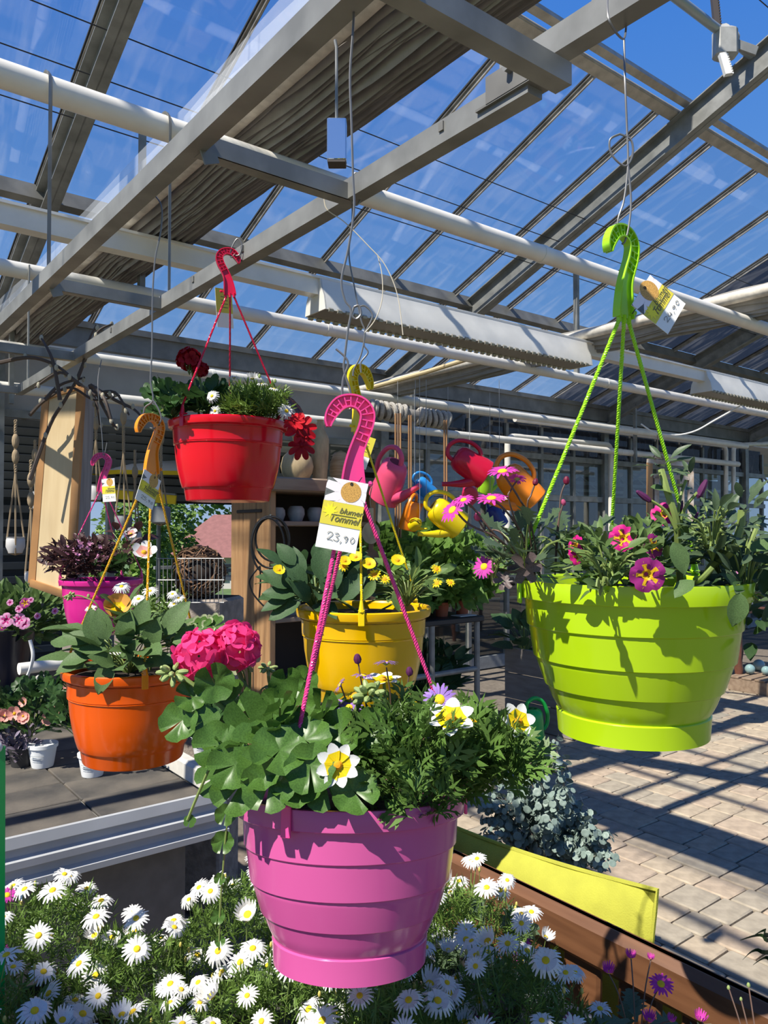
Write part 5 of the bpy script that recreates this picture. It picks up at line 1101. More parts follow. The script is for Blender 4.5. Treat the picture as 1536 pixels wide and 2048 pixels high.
for vv in (.28, 1.96):
    for uu in (BU+.01, BU+.48):
        mb = MB(); mb.cbox((uu, vv, .41 if uu < BU+.1 else .31), (.06, .06, .82 if uu < BU+.1 else .62), .006); mb.build('leg', wood_r, bn)
    mb = MB(); mb.cbox((BU+.25, vv, .63), (.56, .07, .03), .008); mb.build('armrest', wood_r, bn)
# yellow cushion leaning on the backrest
cush = mat('lime_yellow_cloth', (.39, .39, .04), .85, var=.12, vscale=20, bump=.25, bscale=300)
def cushion(label, c, wd, ht, th, R, seed=0):
    o = thing('cushion', label, 'cushion', c); rgd = random.Random(seed); n = 17
    def fn(side):
        def g(s, t):
            x, y = 2*s-1, 2*t-1; k = (1-abs(x)**2.6)**.6*(1-abs(y)**2.6)**.6
            pin = 1-.05*(1-abs(x*y)) ; return Vector((x*wd/2*(1-.05*(1-y*y)), side*th/2*k+.004*math.sin(9*x+seed)*math.sin(7*y), y*ht/2*(1-.05*(1-x*x))))
        return g
    Mx = Matrix.Translation(c) @ R.to_4x4(); mb = MB()
    mb.grid(fn(1), n, n, M=Mx); mb.grid(fn(-1), n, n, M=Mx); mb.build('cover', cush, o, sharp=0)
    mb = MB(); e = []
    for k in range(64):
        a = 2*math.pi*k/64; x, y = math.cos(a), math.sin(a); m_ = max(abs(x), abs(y)); x, y = x/m_, y/m_; e.append(Mx @ Vector((x*wd/2*(1-.05*(1-y*y)), 0, y*ht/2*(1-.05*(1-x*x)))))
    mb.tube(e, .005, 6, closed=True); mb.build('piping', cush, o); return o
cushion('lime yellow cushion leaning on the bench back below the eucalyptus', (BU+.105, 1.20, .635), .66, .46, .10, Matrix.Rotation(math.pi/2, 3, 'Z') @ Matrix.Rotation(.16, 3, 'X') @ Matrix.Rotation(.075, 3, 'Y'), 1)
cushion('second lime yellow cushion glimpsed through the bench slats', (BU+.10, .70, .60), .38, .32, .08, Matrix.Rotation(math.pi/2, 3, 'Z') @ Matrix.Rotation(.16, 3, 'X'), 2)
# ------------------------------------------------------------------ eucalyptus in a pot behind the bench
EC = PZ(1112, 1985, 0); EC = P(1105, 1760, 2.75); 
eo = thing('eucalyptus_plant', 'bushy silvery blue eucalyptus in a dark pot behind the bench', 'potted plant', (EC.x, EC.y, 0))
mb = MB(); mb.lathe([(.001, .001), (.13, .001), (.19, .30), (.20, .30), (.205, .34), (.19, .345), (.18, .31), (.001, .30)], 32, Matrix.Translation((EC.x, EC.y, 0))); mb.build('pot', mat('charcoal_pot', (.05, .05, .055), .45), eo)
ed = MB(); ed.lathe([(.001, 0), (.25, .02), (.48, .03), (.5, .02)], 8); T_euc = T(ed)
rgd = random.Random(8); st = MB(); Ms = []
ends = [(1110, 1480), (1000, 1560), (1060, 1560), (1130, 1580), (970, 1640), (1030, 1600), (1090, 1600), (1170, 1640), (1210, 1690), (985, 1590), (1150, 1610), (1060, 1640), (1100, 1640), (1000, 1660), (1180, 1680), (1130, 1660), (1040, 1540), (1225, 1715), (1080, 1570), (1120, 1700), (1020, 1690), (1075, 1545), (975, 1680), (1160, 1700), (1190, 1720), (1215, 1670)]
for k in range(46):
    px, py = ends[k % len(ends)]; dd = 2.75+rgd.uniform(-.22, .2)*(0 if k == 0 else 1); 
    if k >= len(ends): px += rgd.uniform(-25, 25); py += rgd.uniform(10, 50)
    tip = P(px, py, dd); base = Vector((EC.x+rgd.uniform(-.06, .06), EC.y+rgd.uniform(-.06, .06), .33)); mid = base.lerp(tip, .5)+Vector((0, 0, .08)); cv = bez([base, mid, tip], 9); st.tube(cv, .0025, 5)
    for i, p in enumerate(cv[5:]):
        for s in (-1, 1):
            d = Vector((rgd.uniform(-1, 1), rgd.uniform(-1, 1), rgd.uniform(-.3, .5))).normalized()
            for rep in range(1 if k == 0 else 3):
                d = Vector((rgd.uniform(-1, 1), rgd.uniform(-1, 1), rgd.uniform(-.3, .5))).normalized(); sz = rgd.uniform(.017, .036)*(1-.3*i/len(cv))
                Ms.append(TRS(p+d*sz*rgd.uniform(.45, 1.6), facing(Vector((d.x, d.y, .6))+Vector((rgd.uniform(-.8, .8), rgd.uniform(-.8, .8), 0))), (sz, sz*.95, sz)))
st.build('branches', mat('eucalyptus_twig', (.30, .24, .20), .6), eo); merge('foliage', [(T_euc, Ms)], g_euc, eo)
# leaves of a plant entering at the lower right
go = thing('strappy_plant', 'strappy green leaves of a plant entering at the right border above the bench', 'potted plant', PZ(1720, 1960, 0)); pz = PZ(1720, 1960, 0)
mb = MB(); mb.lathe([(.001, .001), (.10, .001), (.13, .2), (.14, .2), (.14, .22), (.12, .22), (.001, .2)], 20, Matrix.Translation(pz)); mb.build('pot', pot_bk, go)
for x1, y1, x2, y2, x3, y3 in ((1560, 1880, 1520, 1870, 1480, 1880), (1560, 1900, 1510, 1900, 1484, 1920), (1570, 1915, 1530, 1915, 1505, 1930), (1550, 1870, 1530, 1860, 1505, 1872)):
    dd = 2.0; a, b, c = P(x1, y1, dd), P(x2, y2, dd-.05), P(x3, y3, dd-.1); cv = bez([pz+Vector((0, 0, .2)), a, b, c], 6); mb = MB()
    n = len(cv); vs_ = []
    for i, p in enumerate(cv): h = .008*(1-i/n)+.0008; vs_ += [p+Vector((0, 0, h))+RGT*.002, p-Vector((0, 0, h))]
    mb.add(vs_, [(2*i, 2*i+1, 2*i+3, 2*i+2) for i in range(n-1)]); mb.build('leaf', g_drk, go)

# ------------------------------------------------------------------ plants on the left table
o = thing('flower_pot', 'dark navy pot of pink and violet calibrachoa at the left border', 'potted plant', PZ(10, 1372, ZT1)); c = PZ(5, 1372, ZT1); dd = proj(c)[2]; r_ = px2m(62, dd)
mb = MB(); mb.lathe([(.001, .002), (r_*.62, .002), (r_*.8, r_*.9), (r_*.98, r_*1.8), (r_*1.04, r_*1.86), (r_*.95, r_*1.87), (r_*.9, r_*1.7), (.001, r_*1.68)], 32, Matrix.Translation(c)); mb.build('pot', plastic('navy_pot', (.012, .014, .03), .3), o)
stuff_cloud('foliage', o, T_sm, g_cal, 35, 1235, dd, 95, 58, .22, 420, 30, 101)
for x, y, s, m_ in ((12, 1240, 30, M_lpk), (38, 1240, 28, M_lpk), (48, 1246, 26, M_lpk), (50, 1206, 22, M_cald), (5, 1250, 22, M_cald), (38, 1218, 16, M_lpk), (75, 1232, 14, M_lpk), (110, 1222, 14, M_lpk), (20, 1205, 14, M_lpk), (62, 1200, 12, M_lpk)): flower(o, m_[0], x, y, dd-.26, s, (0, .3, 1))
o = thing('drain_tube', 'white plastic tube lying behind the begonias on the left table', 'tube', P(60, 1335, 3.6)); mb = MB(); mb.tube([P(38, 1338, 3.6), P(132, 1326, 3.75), P(260, 1312, 3.95)], .028, 14); mb.build('tube_run', pipe_white, o)
mb = MB(); mb.tube(bez([P(60, 1280, 3.5), P(66, 1310, 3.5), P(60, 1340, 3.52), P(48, 1365, 3.55)], 6), .008, 8); mb.build('thin_hose', white_pl, o)
wp_m = mat('white_nursery_pot', (.74, .76, .76), .5); prn = mat('pale_print', (.35, .38, .40), .6)
def begonia(label, px, py, seed, foliage=(0, -95, 62, 46), gm=None, potc=None, fl=4, r_px=28):
    c = PZ(px, py, ZT1); d = proj(c)[2]; o = thing('begonia_pot', label, 'potted plant', c); r = px2m(r_px, d); rgd = random.Random(seed)
    mb = MB(); mb.lathe([(.001, .0), (r*.72, .0), (r*.76, .008), (r*.95, r*1.35), (r*1.03, r*1.38), (r*1.04, r*1.62), (r*.96, r*1.62), (.001, r*1.5)], 24, Matrix.Translation(c)); mb.build('pot', potc or wp_m, o)
    for k in range(3):
        mb = MB(); z = r*(.5+.22*k); a0 = math.atan2(-FWD.y, -FWD.x); pts = [c+Vector((math.cos(a0+t)*r*(.815+.085*k), math.sin(a0+t)*r*(.815+.085*k), z)) for t in (-.5, -.3, -.1, .1, .3+.1*k)]; mb.tube(pts, .0012, 4); mb.build('print_line', prn, o)
    fx, fy, rx, ry = foliage
    leaf_cloud(o, gm or M_gerd, px+fx, py+fy, d, rx, ry, .10, 34, 40, seed, shell=.15)
    for k in range(fl): flower(o, M_sal[0], px+fx+rgd.uniform(-.8, .8)*rx, py+fy-ry*rgd.uniform(-.6, .9), d-.10, rgd.uniform(18, 30), (rgd.uniform(-.3, .3), .3, .9))
    return o
begonia('begonia in a torn white pot left of the orange basket on the table', 85, 1532, 111, (-25, -110, 75, 55), fl=5)
begonia('begonia in a white printed pot just below the orange basket', 185, 1550, 112, (-25, -130, 70, 62), fl=2)
begonia('begonia in a white pot half hidden behind the pink geranium leaves', 408, 1508, 113, (10, -70, 36, 30), fl=0, r_px=26)
begonia('salmon begonia at the left border in a dark pot', -15, 1520, 114, (30, -115, 70, 60), fl=5, potc=pot_bk)
begonia('begonia at the back of the left table behind the other begonias', 120, 1440, 115, (0, -50, 80, 40), fl=3, potc=pot_bk)
c = PZ(45, 1530, ZT1); d = proj(c)[2]; o = thing('heather_pot', 'small purplish grey leaved plant at the left edge of the table', 'potted plant', c); small_pot(o, c, .05, .07, pot_bk)
stuff_cloud('foliage', o, T_sm, mat('mauve_leaf', (.22, .18, .24), .6, var=.4), 35, 1480, d, 40, 46, .07, 260, 16, 116)
# ------------------------------------------------------------------ things in the middle distance
HX = Matrix((RGT, Vector((FWD.x, FWD.y, 0)).normalized(), Vector((0, 0, 1)))).transposed()   # right, away, up
oak = mat('honey_wood', (.47, .27, .125), .55, var=.4, vscale=3, col2=(.34, .18, .08), stretch=(9, 9, 1.0), bump=.2, bscale=60)
oak_d = mat('brown_plank', (.33, .24, .165), .6, var=.35, vscale=3, col2=(.24, .165, .11), stretch=(1.2, 9, 9))
pale = mat('pale_turned_wood', (.58, .43, .24), .55, var=.3, vscale=5, stretch=(6, 6, 2))
band_w = mat('banded_wood', (.56, .40, .22), .55, var=.55, vscale=4, col2=(.36, .22, .10), stretch=(1.5, 1.5, 14))
# --- timber shelf unit, front along U, side along V
KD = 4.5; k0 = P(540, 1000, KD); KU, KV = k0.x, k0.y; KW = .78; KDp = .50; KH = 1.92
cab = thing('shelf_unit', 'tall honey coloured timber shelf unit behind the yellow basket', 'shelf', (KU, KV, 0))
for k in range(3):
    mb = MB(); mb.cbox((KU+.022, KV+KDp*(k+.5)/3, (KH-.06)/2), (.044, KDp/3-.006, KH-.06), .006); mb.build('side_plank', oak, cab)
mb = MB(); mb.cbox((KU-.004, KV+KDp*.5, KH-.20), (.012, KDp*.62, .02), .003); mb.build('dowel', mat('dark_bar', (.05, .04, .035), .6), cab)
mb = MB(); mb.cbox((KU+KW-.022, KV+KDp/2, (KH-.06)/2), (.044, KDp, KH-.06), .006); mb.build('side_plank', oak, cab)
mb = MB(); mb.cbox((KU+KW/2, KV+KDp/2-.01, KH-.045), (KW+.10, KDp+.08, .085), .01); mb.build('top_board', oak_d, cab)
mb = MB(); mb.box((KU+KW/2, KV+KDp-.01, (KH-.06)/2), (KW-.06, .015, KH-.08)); mb.build('back_board', mat('dark_board', (.045, .03, .022), .7), cab)
for z in (1.6-(1040-1062)/F*KD-.02, 1.6-(1243-1062)/F*KD, .55, .12):
    mb = MB(); mb.cbox((KU+KW/2, KV+KDp/2, z), (KW-.09, KDp-.03, .03), .004); mb.build('shelf_board', oak_d, cab)
zs = [1.6-(1040-1062)/F*KD-.005, 1.6-(1243-1062)/F*KD+.015, .565]
def turned(name, label, c, prof, m_, cat='vase', extra=None):
    o = thing(name, label, cat, c); mb = MB(); mb.lathe(prof, 32, Matrix.Translation(c)); mb.build('body', m_, o)
    if extra: extra(o, c)
    return o
def onTop(px): p = PY(px, 955, KV+.20); return Vector((p.x, KV+.20, KH-.0025))
s = proj(onTop(600))[2]/F
turned('wooden_vase', 'squat round wooden vase on the shelf unit under the red begonia flowers', onTop(594), [(.001, 0), (22*s, 0), (30*s, 14*s), (33*s, 28*s), (29*s, 46*s), (18*s, 58*s), (9*s, 64*s), (9*s, 84*s), (11*s, 88*s), (7*s, 88*s), (6*s, 66*s), (.001, 60*s)], pale)
turned('wooden_bottle', 'tall pale wooden bottle shaped vase with a narrow neck on the shelf unit', onTop(640), [(.001, 0), (14*s, 0), (18*s, 60*s), (18.5*s, 85*s), (16*s, 93*s), (8*s, 108*s), (6*s, 124*s), (7.5*s, 126*s), (4*s, 126*s), (4*s, 108*s), (.001, 100*s)], pale)
turned('wooden_vase', 'banded wooden vase with wavy grain on the shelf unit behind the pink hook', onTop(680), [(.001, 0), (19*s, 0), (22*s, 24*s), (20*s, 44*s), (14*s, 58*s), (12*s, 62*s), (10*s, 62*s), (12*s, 55*s), (.001, 50*s)], band_w)
stone = mat('grey_stoneware', (.36, .37, .36), .7, var=.3, vscale=18)
for i, (px, r, lab) in enumerate(((555, 15, 'leftmost of the three grey stone pots on the upper shelf'), (592, 17, 'middle one of the three grey stone pots on the upper shelf'), (630, 16, 'rightmost of the three grey stone pots on the upper shelf'))):
    p = PY(px, 1030, KV+.12); c = Vector((p.x, KV+.12, zs[0])); r *= s
    turned('stone_pot', lab, c, [(.001, 0), (r*.7, 0), (r, r*.8), (r*.95, r*1.4), (r*.7, r*1.75), (r*.6, r*1.75), (r*.6, r*1.3), (.001, r*1.2)], stone, 'pot')
for px, r, zz, lab, m_ in ((575, 30, zs[1], 'grey glazed bowl on the second shelf left of the yellow basket', stone), (600, 30, zs[2], 'dark green planter on the lower shelf behind the yellow basket', mat('bottle_green', (.03, .07, .05), .5))):
    p = PY(px, 1200, KV+.18); c = Vector((p.x, KV+.18, zz)); r *= s
    turned('bowl', lab, c, [(.001, 0), (r*.6, 0), (r*.95, r*.9), (r, r*1.5), (r*.93, r*1.5), (r*.8, r*.8), (.001, r*.5)], m_, 'pot')
# black hose coil hanging on the post
o = thing('hose_coil', 'coil of thin black hose hanging on the front edge of the shelf unit', 'hose', PY(545, 1030, KV-.03))
hose = mat('black_hose', (.012, .012, .012), .45)
for k, (cx, cy, rx, ry) in enumerate(((540, 1084, 37, 52), (545, 1078, 34, 44), (536, 1092, 33, 56))):
    dd = KD-.09-.014*k; mb = MB(); mb.tube([P(cx+rx*math.cos(a), cy+ry*math.sin(a), dd) for a in [2*math.pi*i/28 for i in range(28)]], .006, 8, closed=True); mb.build('hose_loop', hose, o)
mb = MB(); mb.tube(bez([P(x, y, KD-.10) for x, y in ((520, 1132), (505, 1150), (499, 1165), (505, 1185), (516, 1200), (530, 1215))], 6), .005, 8); mb.tube(bez([P(x, y, KD-.10) for x, y in ((520, 1132), (521, 1165), (518, 1200))], 4), .005, 8); mb.build('hose_tail', hose, o)
mb = MB(); mb.tube([P(541, 1030, KD-.11), P(541, 1030, KD-.01)], .006, 6); mb.build('peg', galv, o)
# cutting boards and a wooden block right of the shelf
def paddle(label, px, py, d, w_, h, neck, m_=None):
    c = P(px, py, d); o = thing('cutting_board', label, 'cutting board', c); k = d/F; ol = []
    for i in range(20):
        a = math.radians(110-320*i/19+0); ol.append((w_/2*k*math.cos(a)*1, h/2*k*math.sin(a)))
    ol = [(w_/2*k*math.sin(t), -h/2*k*math.cos(t)) for t in [math.radians(-165+330*i/20) for i in range(21)]]
    ol += [(-.012*0-4*k, h/2*k+neck*k)][:0]
    mb = MB(); Mx = Matrix.Translation(c) @ (HX @ Matrix.Rotation(math.pi/2, 3, 'X')).to_4x4(); mb.prism(ol, .018, Mx); mb.build('board', m_ or pale, o)
    mb = MB(); mb.cbox(P(px, py-h/2-neck/2+2, d), (10*k, .016, (neck+8)*k), .003, HX); mb.build('handle', m_ or pale, o)
    mb = MB(); mb.tube(bez([P(px, py-h/2-neck, d), P(px-2, py-h/2-neck-22, d), P(px+2, py-h/2-neck-45, d)], 4), .003, 5); mb.build('string', mat('jute', (.38, .28, .17), .9), o)
paddle('round wooden cutting board hanging right of the shelf unit', 742, 1066, 4.3, 36, 44, 26); paddle('dark walnut board hanging below the round cutting board', 742, 1118, 4.42, 34, 40, 22, mat('walnut', (.20, .11, .06), .55, var=.3))
# --- hanging wooden swing frame: rope wound log with strips
SD = 5.3
la, lb = P(708, 812, SD), P(895, 842, SD+.3)
o = thing('rope_log', 'horizontal grey log wound with thick rope carrying wooden strips', 'log', (la+lb)/2)
mb = MB(); mb.tube([la, lb], .042, 14); mb.build('log', mat('grey_log', (.34, .31, .28), .8, var=.3), o)
rope_m = mat('thick_cotton_rope', (.52, .48, .42), .9, var=.3, vscale=80, bump=.6, bscale=200)
for s0, s1, nn in ((.16, .50, 7), (.68, .98, 7)):
    for k in range(nn):
        t = s0+(s1-s0)*k/(nn-1); c = la.lerp(lb, t); B = basis(lb-la); mb = MB()
        mb.tube([c+B @ Vector((.055*math.cos(a), .055*math.sin(a), .012*math.sin(a+k))) for a in [2*math.pi*i/16 for i in range(16)]], .016, 7, closed=True); mb.build('rope_turn', rope_m, o)
for x, y0, y1, wd, lab in ((796, 826, 1095, 15, 'left'), (820, 830, 1035, 9, 'middle'), (891, 840, 1010, 9, 'right')):
    dd = SD-.12; st_ = thing('wooden_strip', {'left': 'broad grooved wooden strip hanging behind the pink watering can', 'middle': 'narrow wooden strip hanging behind the small blue watering can', 'right': 'narrow wooden strip hanging behind the red watering can'}[lab], 'wood strip', P(x, y0, dd))
    k = dd/F; n = 3 if lab == 'left' else 2
    for q in range(n): mb = MB(); mb.cbox(P(x-wd/2+wd*(q+.5)/n, (y0+y1)/2, dd), (wd*k/n-.004, .03, (y1-y0)*k), .004, HX); mb.build('board', oak, st_)
# --- watering cans on strings
def can(label, px, py, d, size, col, roll=0, yaw=0, pitch=0, flip=1, hang=True):
    """size: body height in pixels; local x = spout side, z = up"""
    c = P(px, py, d); h = px2m(size, d); o = thing('watering_can', label, 'watering can', c, 'toy coloured watering cans')
    R = HX @ Matrix.Rotation(roll, 3, 'Y') @ Matrix.Rotation(pitch, 3, 'X') @ Matrix.Rotation(yaw, 3, 'Z'); Mx = Matrix.Translation(c) @ R.to_4x4() @ Matrix.Diagonal((flip*h, h, h, 1)); m_ = plastic('can_'+col[0], col[1], .3)
    mb = MB(); sq = lambda a: 1-.22*abs(math.sin(a))
    mb.lathe([(.001, -.5), (.36, -.5), (.40, -.47), (.40, -.30), (.37, -.1), (.36, .15), (.34, .32), (.28, .42), (.20, .46), (.17, .45), (.17, .40), (.001, .38)], 28, Mx, sq=sq); mb.build('body', m_, o)
    mb = MB(); mb.disc(.165, .452, 20, Mx @ Matrix.Translation((.0, 0, 0))); mb.build('opening', mat('can_inside_shade_'+col[0], tuple(x*.25 for x in col[1]), .8), o)  # shade of the inside put into colour: a darkened disc caps the mouth
    mb = MB(); mb.tube([Mx @ Vector(p) for p in bez([(.28, 0, -.30), (.48, 0, -.12), (.66, 0, .12), (.82, 0, .36)], 5)], [h*(.15-.09*min(1, i/12)) for i in range(16)], 12); mb.build('spout', m_, o)
    mb = MB(); mb.tube([Mx @ Vector(p) for p in bez([(.14, 0, .42), (.10, 0, .62), (-.12, 0, .72), (-.36, 0, .60), (-.50, 0, .30), (-.48, 0, .02), (-.37, 0, -.12)], 5)], h*.055, 10); mb.build('handle', m_, o)
    if hang:
        top = Mx @ Vector((-.1, 0, .74)); mb = MB(); mb.tube([top, Vector((top.x, top.y, 2.50))], .0016, 5); mb.build('string', mat('clear_line', (.35, .36, .36), .4), o)
    return o
CANS = dict(pink=('pink', (.85, .09, .20)), blue=('blue', (.03, .28, .72)), orange=('orange', (.90, .25, .01)), yellow=('yellow', (.88, .66, .005)), red=('red', (.66, .008, .04)), lime=('lime', (.28, .55, .02)), navy=('navy', (.01, .03, .22)), green=('green', (.01, .42, .06)), rose=('rose', (.72, .03, .13)))
can('large pink watering can tipped forward right of the pink hook', 780, 960, 4.7, 92, CANS['pink'], .35, -.7, .5, 1)
can('small blue watering can tipped to the left', 848, 976, 4.9, 46, CANS['blue'], -.75, .1, .2, -1)
can('small orange watering can hanging upright below the blue one', 822, 1030, 4.6, 60, CANS['orange'], .25, 1.2, .15, 1)
can('tiny yellow watering can showing its dark opening below the small orange one', 831, 1049, 4.5, 28, CANS['yellow'], .9, .4, .9, 1)
can('bright yellow watering can tipped with the spout to the lower left', 892, 1032, 4.6, 76, CANS['yellow'], -.95, .1, .25, -1)
can('red watering can tipped with its spout to the left, highest of the hanging cans', 940, 930, 4.8, 78, CANS['red'], -1.0, .1, .1, -1)
can('rose red watering can seen from below under the red one', 940, 982, 5.1, 52, CANS['rose'], .2, 1.3, -1.1, 1)
can('lime watering can partly hidden behind the orange one', 974, 968, 5.3, 40, CANS['lime'], .3, .5, .2, 1)
can('large orange watering can behind the magenta daisies', 1036, 972, 4.6, 92, CANS['orange'], -.72, .1, .1, -1)
can('dark blue watering can half hidden behind the osteospermum leaves', 992, 1032, 5.0, 46, CANS['navy'], -.5, .3, .2, -1)
pg = PZ(1058, 1490, 0); pd = proj(pg)[2]; hg_ = px2m(76, pd)
can('green watering can standing on the paving by the grey planter', 1062, 1490-38, pd, 76, CANS['green'], 0, .35, 0, -1, hang=False)
# --- grey timber planter on the paving
tw = mat('grey_washed_wood', (.34, .30, .275), .75, var=.3, vscale=4, col2=(.26, .225, .205), stretch=(1.5, 1.5, 8), bump=.2)
pc0 = PZ(1145, 1482, 0); hgt = .64
pl = thing('planter', 'grey washed timber planter box on the paving left of the lime basket', 'planter', (pc0.x+.3, pc0.y+.35, 0))
for k in range(3):
    z0 = hgt*k/3; hh = hgt/3-.008
    mb = MB(); mb.cbox((pc0.x+.30, pc0.y+.012, z0+hh/2+.004), (.60, .024, hh), .004); mb.build('board', tw, pl)
    mb = MB(); mb.cbox((pc0.x+.012, pc0.y+.36, z0+hh/2+.004), (.024, .68, hh), .004); mb.build('board', tw, pl)
    mb = MB(); mb.cbox((pc0.x+.588, pc0.y+.36, z0+hh/2+.004), (.024, .68, hh), .004); mb.build('board', tw, pl)
mb = MB(); mb.box((pc0.x+.3, pc0.y+.36, hgt-.05), (.55, .66, .02)); mb.build('soil', soil, pl)
M_big = [leaf_ovate(.7, .2, .14, .03, 120+i).mesh('leaf', g_yel) for i in range(2)]
d_ = proj((pc0.x+.15, pc0.y+.4, .9))[2]
sh = plant('leafy_shrub', pl, [([P(1050, 1320, d_), P(1048, 1270, d_), P(1045, 1235, d_)], .008)])
leaf_cloud(sh, M_big, 1050, 1270, d_, 36, 42, .14, 26, 44, 131, shell=.1, stem_r=.002); leaf_cloud(sh, M_big, 1090, 1305, d_, 36, 20, .1, 14, 32, 132, shell=.1, stem_r=0)
# --- two tier bench with tomato plants
tp, td = PZ(905, 1243, 1.02), 0
dT = 5.36; zt = 1.6-(1236-1062)/F*dT; ctr = P(890, 1236, dT)
bt = thing('display_table', 'black topped steel display table with tomato plants behind the yellow basket', 'table', (ctr.x, ctr.y, 0))
TU, TV = ctr.x-.20, ctr.y+.30
mb = MB(); mb.cbox((TU+.05, TV, zt-.02), (.96, .72, .04), .006); mb.build('table_top', mat('black_tray', (.02, .02, .022), .5), bt)
mb = MB(); mb.cbox((TU+.05, TV, .30), (.96, .72, .03), .006); mb.build('lower_shelf', mat('black_tray', (.02, .02, .022)), bt)
for a in (-.38, .05, .48):
    for b in (-.33, .33):
        mb = MB(); mb.tube([(TU+a, TV+b, 0), (TU+a, TV+b, zt-.04)], .022, 10); mb.build('leg', galv, bt)
mb = MB(); mb.tube([(TU-.38, TV-.33, .62), (TU+.48, TV-.33, .62)], .020, 10); mb.build('crossbar', galv, bt)
mb = MB(); mb.box((TU+.40, TV-.28, zt+.004), (.16, .10, .004)); mb.build('label_card', white_pl, bt)
T_tom = [T(leaf_cut(2, .42, 5+i, .9)) for i in range(2)]
terra = mat('terracotta_plastic', (.42, .10, .04), .6)
stake_m = mat('bamboo_stake', (.55, .42, .22), .6)
tomlab = ['young tomato plant on the black display table, {} one along the front', 'young tomato plant at the back of the black display table, {} one']
rg_ = random.Random(4); ordn = ['first', 'second', 'third', 'fourth', 'fifth']
for j in range(2):
    for i in range(5):
        c = Vector((TU-.34+.20*i, TV-.2+.36*j, zt)); o = thing('tomato_plant', tomlab[j].format(ordn[i]), 'potted plant', c, 'tomato plants on the display table')
        small_pot(o, c, .055, .10, terra); mb = MB(); mb.tube([c+Vector((0, 0, .08)), c+Vector((.01, 0, .2)), c+Vector((0, .01, .34))], .005, 6); mb.build('stem', g_stem, o)
        mb = MB(); mb.tube([c+Vector((.02, .01, .08)), c+Vector((.03, .01, .42))], .004, 6); mb.build('stake', stake_m, o)
        x, y, d = proj(c+Vector((0, 0, .27))); stuff_cloud('foliage', o, T_tom, g_tom, x, y, d, 50, 60, .17, 105, 58, 140+i+5*j, shell=.1, tocam=1.1, upb=.6)
for i in range(4):
    c = Vector((TU-.34+.25*i, TV-.12+.1*(i % 2), .315)); o = thing('pepper_plant', 'staked dark leaved plant on the lower shelf of the display table, {} from the left'.format(ordn[i]), 'potted plant', c, 'staked plants on the lower shelf')
    small_pot(o, c, .055, .10, terra); mb = MB(); mb.tube([c+Vector((0, 0, .08)), c+Vector((0, .01, .34))], .005, 6); mb.build('stem', g_stem, o)
    for q in (-1, 1): mb = MB(); mb.tube([c+Vector((.025*q, 0, .08)), c+Vector((.025*q+.01, 0, .50))], .004, 6); mb.build('stake', stake_m, o)
    x, y, d = proj(c+Vector((0, 0, .25))); stuff_cloud('foliage', o, [T(leaf_ovate(.55, .2, .1, .02, 7))], g_yel, x, y, d, 44, 48, .14, 90, 36, 160+i, shell=.1)
# --- white bent pipes before the glass wall
def bentpipe(label, pts, d, r=.036):
    q = [P(x, y, d if len(rest_) == 0 else rest_[0]) for x, y, *rest_ in pts]; o = thing('bent_pipe', label, 'pipe', q[0]); mb = MB(); path = []
    for i, p in enumerate(q):
        if 0 < i < len(q)-1:
            a = p+(q[i-1]-p).normalized()*.12; b = p+(q[i+1]-p).normalized()*.12
            path += [(1-t)**2*a+2*t*(1-t)*p+t*t*b for t in [k/6 for k in range(7)]]
        else: path.append(p)
    mb.tube(path, r, 16); mb.build('pipe_run', pipe_white, o); return o
dp = lambda x: PY(x, 900, 6.2)
def onV(x, y, v=6.2): p = PY(x, y, v); return proj(p)[2]
bentpipe('white pipe bent into an upright hoop behind the orange watering can', [(1015, 1060, onV(1015, 1060)), (1015, 872, onV(1015, 872)), (1222, 890, onV(1222, 890)), (1222, 1062, onV(1222, 1062))], 6)
bentpipe('white pipe running along the wall and bending down at the right', [(1030, 838, onV(1030, 838)), (1452, 892, onV(1452, 892)), (1452, 1065, onV(1452, 1065))], 6, .034)
bentpipe('white pipe coming from the right border and bending down', [(1580, 885, onV(1580, 885)), (1467, 890, onV(1467, 890)), (1467, 1065, onV(1467, 1065))], 6, .034)
o = thing('white_cable', 'loose white cable sagging between the far pipes at the right', 'cable', P(1282, 848, 7)); mb = MB(); mb.tube(bez([P(x, y, 7) for x, y in ((1282, 848), (1310, 865), (1350, 870), (1390, 862), (1430, 840), (1480, 812))], 6), .007, 6); mb.build('strand', white_pl, o)
# --- old window frame hanging by a string
oldw = mat('chipped_white_paint', (.60, .57, .52), .7, var=.35, vscale=14, col2=(.38, .28, .2)); d = 5.6; k = d/F
wf_ = thing('window_sash', 'old chipped wooden window sash hanging by a string on the right', 'window frame', P(1340, 920, d))
for x0, y0, x1, y1, m_ in ((1299, 925, 1299, 1050, oak), (1381, 925, 1381, 1050, oldw), (1295, 922, 1385, 930, oldw), (1312, 950, 1312, 1050, oldw), (1362, 945, 1362, 1050, oldw), (1305, 952, 1378, 956, oldw), (1295, 1048, 1385, 1050, oldw)):
    mb = MB(); mb.beam(P(x0, y0, d), P(x1, y1, d), 9*k, .04, FWD); mb.build('frame_bar', m_, wf_)
mb = MB(); mb.tube(bez([P(1302, 922, d), P(1316, 906, d), P(1330, 922, d)], 5), .006, 6); mb.tube([P(1316, 908, d), P(1315, 870, d)], .004, 6); mb.tube(loop(P(1320, 910, d), .03, .018), .006, 6); mb.build('string', mat('jute', (.38, .28, .17)), wf_)
